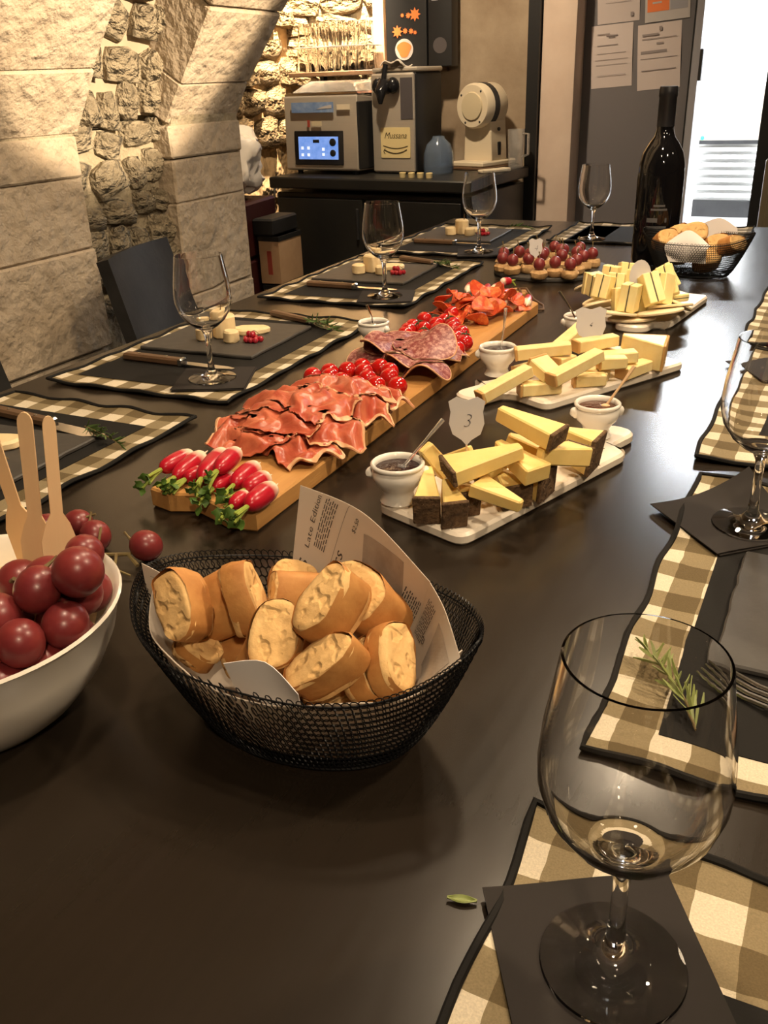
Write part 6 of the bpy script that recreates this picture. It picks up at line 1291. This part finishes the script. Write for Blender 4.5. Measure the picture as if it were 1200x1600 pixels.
def on_sheet(fn, mb, u0, v0, su, sv, rot=0.0, side=1):
    """lay flat print (x,y) on a sheet at (u0,v0)"""
    out = MB(); ca, sa = math.cos(rot), math.sin(rot); vs = []
    for x, y, z in mb.v:
        X, Y_ = x * ca - y * sa, x * sa + y * ca
        u, v = min(.999, max(.001, u0 + X * su)), min(.999, max(.001, v0 + Y_ * sv))
        p = fn(u, v); a = fn(min(1, u + .01), v) - fn(max(0, u - .01), v); c = fn(u, min(1, v + .01)) - fn(u, max(0, v - .01))
        nn = a.cross(c).normalized(); vs.append(tuple(p + nn * .0006 * side))
    out.add(vs, mb.f); return out
def quad(w, h, n=6):
    m = MB(); m.v = [((i / n - .5) * w, (j / n - .5) * h, 0) for i in range(n + 1) for j in range(n + 1)]
    m.f = [(i * (n + 1) + j, (i + 1) * (n + 1) + j, (i + 1) * (n + 1) + j + 1, i * (n + 1) + j + 1) for i in range(n) for j in range(n)]
    return m
def column(fn, u0, v0, w, h, nl, su, sv, rot, parent, side, seed):
    r = random.Random(seed); m = MB()
    for k in range(nl):
        y = h / 2 - h * k / nl; x = -w / 2
        while x < w / 2 - .002:
            wd = r.uniform(.002, .0055); wd = min(wd, w / 2 - x); q = quad(wd, h / nl * .42, 2); m.add([(a + x + wd / 2, b_ + y, 0) for a, b_, z in q.v], q.f); x += wd + .0010
    mk('text_column', on_sheet(fn, m, u0, v0, su, sv, rot, side), MAT['newsink'], parent, smooth=False)
SU, SV = 1 / .135, 1 / .102
for sd in (1, -1):
    pass
NS = -1
nd = (PA(.52, .5) - PA(.48, .5)).cross(PA(.5, .52) - PA(.5, .48))
NS = 1 if nd.y < 0 else -1
mk('headline_text', on_sheet(PA, text_mb('Late Edition', .0075), .17, .80, SU, SV, R(78), NS), MAT['newsink'], news, smooth=False)
column(PA, .27, .80, .034, .012, 6, SU, SV, R(78), news, NS, 1)
mk('headline_text', on_sheet(PA, text_mb('$2.50', .0050), .46, .86, SU, SV, R(78), NS), MAT['newsink'], news, smooth=False)
mk('masthead_text', on_sheet(PA, text_mb('es', .024), .10, .47, SU, SV, R(78), NS), MAT['newsink'], news, smooth=False)
mk('headline_text', on_sheet(PA, text_mb('sics', .012, .3), .37, .58, SU, SV, R(78), NS), MAT['newsink'], news, smooth=False)
mk('rule_line', on_sheet(PA, quad(.060, .0003, 8), .36, .76, SU, SV, R(78), NS), MAT['newsink'], news, smooth=False)
mk('printed_photo', on_sheet(PA, quad(.036, .036, 10), .68, .70, SU, SV, R(10), NS), MAT['newsgrey'], news, smooth=False)
column(PA, .89, .58, .030, .020, 9, SU, SV, R(80), news, NS, 2)
nb = (PB(.52, .5) - PB(.48, .5)).cross(PB(.5, .52) - PB(.5, .48)); NB = 1 if nb.x < 0 else -1
SU2, SV2 = 1 / .062, 1 / .078
column(PB, .22, .60, .036, .014, 7, SU2, SV2, R(80), news, NB, 3)
mk('headline_text', on_sheet(PB, text_mb('of', .008), .30, .42, SU2, SV2, R(80), NB), MAT['newsink'], news, smooth=False)
mk('printed_photo', on_sheet(PB, quad(.026, .040, 10), .70, .52, SU2, SV2, R(0), NB), MAT['newsgrey'], news, smooth=False)
nc = (PC(.52, .5) - PC(.48, .5)).cross(PC(.5, .52) - PC(.5, .48)); NC = 1 if nc.y < 0 else -1
SU3, SV3 = 1 / .056, 1 / .056
mk('headline_text', on_sheet(PC, text_mb('All the News\nThat’s Fit to Print', .0048), .60, .66, SU3, SV3, R(0), NC), MAT['newsink'], news, smooth=False)
mk('rule_line', on_sheet(PC, quad(.040, .0003, 8), .52, .82, SU3, SV3, R(0), NC), MAT['newsink'], news, smooth=False)
mk('rule_line', on_sheet(PC, quad(.040, .0003, 8), .52, .50, SU3, SV3, R(0), NC), MAT['newsink'], news, smooth=False)
mk('headline_text', on_sheet(PC, text_mb('VOL.', .0045), .22, .55, SU3, SV3, R(0), NC), MAT['newsink'], news, smooth=False)

# bread pieces
def bread(mtx, lo, sh, ln, seed, label, group):
    r = random.Random(seed); o = thing('bread_piece', label, 'bread', mtx=mtx, group=group)
    n = 24; loop = []
    for k in range(n):
        a = 2 * PI * k / n; ca, sa = math.cos(a), math.sin(a)
        x = lo / 2 * math.copysign(abs(ca) ** .8, ca); y = sh / 2 * math.copysign(abs(sa) ** .8, sa)
        if y < 0: y *= .78
        loop.append((x * (1 + .04 * math.sin(3 * a + seed)), y * (1 + .05 * math.sin(2 * a + seed * 2))))
    cr = MB(); rows = [(-.5, .96), (-.42, 1.0), (0, 1.02), (.42, 1.0), (.5, .97)]
    cr.v = [(x * s, y * s, z * ln) for z, s in rows for x, y in loop]
    cr.f = [(q * n + k, q * n + (k + 1) % n, (q + 1) * n + (k + 1) % n, (q + 1) * n + k) for q in range(4) for k in range(n)]
    cr.jitter(.0026, 45, seed).jitter(.001, 140, seed); mk('crust', cr, MAT['crust'], o, angle=70)
    for sg in (-1, 1):
        cm_ = MB(); rings = [1.0, .94, .75, .5, .25]
        cm_.v = [(x * s * .995, y * s * .995, sg * (ln * .5 + (-.0035 if s == 1 else .0006))) for s in rings for x, y in loop] + [(0, 0, sg * (ln * .5 + .0010))]
        cm_.f = [(q * n + k, q * n + (k + 1) % n, (q + 1) * n + (k + 1) % n, (q + 1) * n + k) for q in range(4) for k in range(n)] + [(4 * n + k, 4 * n + (k + 1) % n, 5 * n) for k in range(n)]
        o2 = Vector((seed * 3, seed, sg))
        cm_.v = [(x, y, z + sg * (.0016 * noise.noise(Vector((x, y, z)) * 120 + o2) - .004 * max(0, noise.noise(Vector((x, y, z)) * 95 + o2 * 2) - .25))) for x, y, z in cm_.v]
        mk('crumb', cm_, MAT['crumb'], o, angle=80)
    return o
BL = ['holey baguette slice beside the small newspaper flap by the bowl', 'crusty baguette piece tucked behind the holey slice', 'upright narrow baguette piece showing its brown crust',
      'baguette chunk lying on its side with cracked crust on top', 'largest baguette chunk leaning against the newspaper with its crumb upward', 'baguette chunk leaning under the largest chunk',
      'round baguette slice with pale open crumb above the white paper flap', 'thick baguette chunk resting on the front wire loops of the basket', 'dark-seamed baguette slice beside the folded newspaper side sheet',
      'orange-crusted baguette end at the basket rim by the folded side sheet', 'small baguette piece peeking out between newspaper and largest chunk', 'small baguette corner between the crusty pieces above the white flap', 'small baguette crust under the holey slice']
for k, q in enumerate(BREAD):
    c, nv, sv, (lo, sh_, ln) = q[0:3], q[3:6], q[6:9], q[9:12]; ln *= (.62 if k in (3, 7) else .74); lo *= .95; sh_ *= .92
    m = frame((c[0], c[1], c[2] + T), nv, sv)
    m.translation = m.translation - Vector(nv) * (ln * .35)
    if k in (7, 11, 12): m.translation = m.translation + Vector((-.004, .012, .006))
    bread(m, lo, sh_ * (.85 if k == 7 else 1), ln, k + 1, BL[k], 'baguette pieces in the newspaper-lined basket')
for k, (x, y, z, ax) in enumerate([(-.325, .420, .034, .4), (-.288, .410, .034, 1.2), (-.228, .420, .034, 2.0), (-.280, .445, .034, .9), (-.252, .408, .034, 2.6)]):
    bread(frame((x, y, z + T), (math.cos(ax), math.sin(ax), .3), (0, 0, 1)), .034, .028, .028, 30 + k, 'baguette piece buried under the other bread on the newspaper', 'baguette pieces in the newspaper-lined basket')
fb = [(-.335, 2.030, .062, (.5, -.6, .5), .052, .042), (-.300, 2.010, .058, (-.4, -.7, .5), .056, .042), (-.270, 2.055, .066, (.3, -.7, .5), .056, .046), (-.225, 2.050, .064, (.5, -.6, .6), .060, .046), (-.195, 2.030, .058, (.7, -.5, .4), .050, .040), (-.25, 2.02, .045, (.2, -.6, .6), .055, .04), (-.315, 2.065, .06, (-.2, -.4, .8), .05, .04)]
for k, (x, y, z, nv, lo, sh_) in enumerate(fb):
    bread(frame((x, y, z + T), nv, (.9, .4, .1)), lo, sh_, .034, 60 + k, 'rounded bread slice in the basket beside the bottle', 'bread slices in the basket beside the bottle')
wp = thing('wax_paper', 'translucent white paper tucked between the bread slices beside the bottle', 'paper', (-.258, 2.045, T))
for k, P in enumerate(([[(-.045, -.055, .035), (-.015, -.055, .035), (.03, -.06, .035)], [(-.058, -.045, .062), (-.015, -.050, .072), (.030, -.065, .062)], [(-.050, -.030, .074), (-.012, -.032, .096), (.035, -.058, .070)]],
                       [[(-.005, .055, .035), (.035, .055, .035), (.07, .05, .035)], [(-.005, .062, .070), (.035, .064, .080), (.075, .055, .070)], [(-.002, .066, .096), (.035, .070, .108), (.072, .060, .090)]])):
    mk('fold', MB().sheet(patch(P), 12, 10, .0006), MAT['wax'], wp, angle=80)

# ------------------------------------------------------------------ white bowl with grapes and salad
WB = (-.496, .340)
wbw = thing('serving_bowl', 'white glazed bowl of grapes and creamy salad', 'bowl', (WB[0], WB[1], T))
mk('bowl', MB().lathe([(.052, .0), (.056, .002), (.070, .014), (.088, .036), (.100, .060), (.106, .084), (.1085, .0865), (.107, .0885), (.1035, .086), (.097, .061), (.084, .038), (.066, .018), (.001, .013)], 64), MAT['bowl'], wbw, angle=60)
sal = mk('creamy_salad', MB().sheet(lambda u, v: (.088 * v * math.cos(2 * PI * u), .088 * v * math.sin(2 * PI * u), .062 + .014 * (1 - v * v) + .005 * noise.noise(Vector((v * 5 * math.cos(2 * PI * u), v * 5 * math.sin(2 * PI * u), 1)))), 40, 12, .004), MAT['salad'], loc=(WB[0] - .008, WB[1] + .008, T), label='pale creamy salad filling the white bowl', cat='salad', kind='stuff', angle=80)
for k, (x, y) in enumerate([(-.462, .404), (-.478, .412), (-.452, .398), (-.50, .40), (-.52, .41)]):
    mk('salad_lump', MB().ball((0, 0, 0), (.010, .009, .008), 12, 8).jitter(.004, 90, k), MAT['salad'], sal, loc=(x - WB[0] + .008, y - WB[1] - .008, .072))
gme = {}
def grape(x, y, z, key, label, group, seed, sc=1.0, stalk=None):
    r = random.Random(seed)
    if group == 'grapes in the white bowl':
        v_ = Vector((x - WB[0], y - WB[1])); lim = .086 if z - T > .085 else .081
        if v_.length > lim: v_ = v_.normalized() * lim; x, y = WB[0] + v_.x, WB[1] + v_.y
    if key not in gme:
        q = mk('grape', MB().ball((0, 0, 0), (.0150, .0150, .0160), 24, 16), MAT[key]); gme[key] = q.data; bpy.data.objects.remove(q)
    o = thing('grape', label, 'grape', mtx=Matrix.Translation((x, y, z)) @ Euler((r.uniform(-1.2, 1.2), r.uniform(-1.2, 1.2), 0)).to_matrix().to_4x4() @ Matrix.Scale(sc, 4), group=group)
    mk('berry', gme[key], None, o)
    if seed % 3 == 0 or seed >= 40: mk('stalk', MB().tube([(0, 0, .0152), (.001, .002, .019), (.003, .004, .024)], [.0017, .0011, .0013], 6), MAT['stem'], o)
    return o
for k, p in enumerate(GRAPES): grape(p[0], p[1], T + .088 + (.006 if k == 0 else 0), 'grape', 'dark red grape heaped in the white bowl', 'grapes in the white bowl', k, (1.12, 1.1, 1.15, 1.0, 1.0, 1.1, .92)[k])
for k, p in enumerate([(-.418, .315, .078), (-.435, .300, .080), (-.455, .310, .084), (-.405, .340, .074), (-.425, .350, .076), (-.448, .335, .078), (-.418, .378, .076), (-.47, .335, .086), (-.452, .352, .076), (-.46, .285, .085), (-.405, .365, .076), (-.414, .352, .088), (-.428, .395, .080), (-.412, .372, .089), (-.415, .318, .090)]): grape(p[0], p[1], T + p[2], 'grape', 'dark red grape heaped in the white bowl', 'grapes in the white bowl', 20 + k)
for k, p in enumerate([(-.628, .578), (-.593, .566), (-.5335, .568), (-.648, .560)]): grape(p[0], p[1], T + .0150, 'grape', 'red grape lying on the table behind the white bowl', 'grapes on the table behind the bowl', 40 + k, .98)
st = thing('grape_twig', 'brown branching grape stem on the table behind the bowl', 'twig', (-.575, .545, T))
b = MB(); b.tube([(-.06, .012, .010), (-.03, .004, .012), (.0, .0, .008), (.03, .010, .010), (.045, .004, .004)], [.0014, .0018, .002, .0018, .0022], 6)
b.tube([(0, 0, .008), (-.004, .012, .020), (-.008, .02, .026)], .0013, 6); b.tube([(.03, .010, .010), (.040, .022, .012)], .0014, 6); b.tube([(.02, .005, .010), (.032, -.012, .006), (.05, -.012, .003)], [.0016, .0013, .001], 6)
mk('branch', b, MAT['stem'], st)

def wood_fork(p0, p1, wd, label, k, face):
    a, c = Vector(p0), Vector(p1); a.z += T; c.z += T; d = c - a; L_ = d.length
    o = thing('wooden_fork', label, 'fork', mtx=frame(a, d, face), group='wooden forks stuck in the bowl')
    hw_ = wd / 2
    pl = [(-.011, -.03), (.011, -.03), (.012, .02), (.0085, .032), (hw_, .040), (hw_ * 1.05, L_ - .008)] + [(hw_ * 1.05 * math.cos(t), L_ - .008 + .008 * math.sin(t)) for t in [PI * q / 8 for q in range(1, 8)]] + [(-hw_ * 1.05, L_ - .008), (-hw_, .040), (-.0085, .032), (-.012, .02)]
    m = Matrix(((1, 0, 0, 0), (0, 0, 1, 0), (0, 1, 0, 0), (0, 0, 0, 1)))
    mk('handle', MB().prism(pl, -.0008, .0008, 0, m), MAT['woodfork'], o, smooth=False)
wood_fork((-.485, .405, .088), (-.477, .4135, .205), .0100, 'wide flat wooden fork standing in the creamy salad', 1, (.9, .44, 0))
wood_fork((-.468, .409, .090), (-.4665, .424, .200), .0085, 'slim wooden fork turned edgeways in the creamy salad', 2, (.55, .83, 0))
wood_fork((-.508, .418, .090), (-.505, .404, .205), .0095, 'wooden fork leaning towards the bowl rim', 3, (.9, .44, 0))

# pieces of the heaps settled against each other so that they touch without passing through
for nm, d in SETTLE.items():
    o = bpy.data.objects[nm]; m = o.matrix_basis.copy(); m.translation = m.translation + Vector(d); o.matrix_basis = m
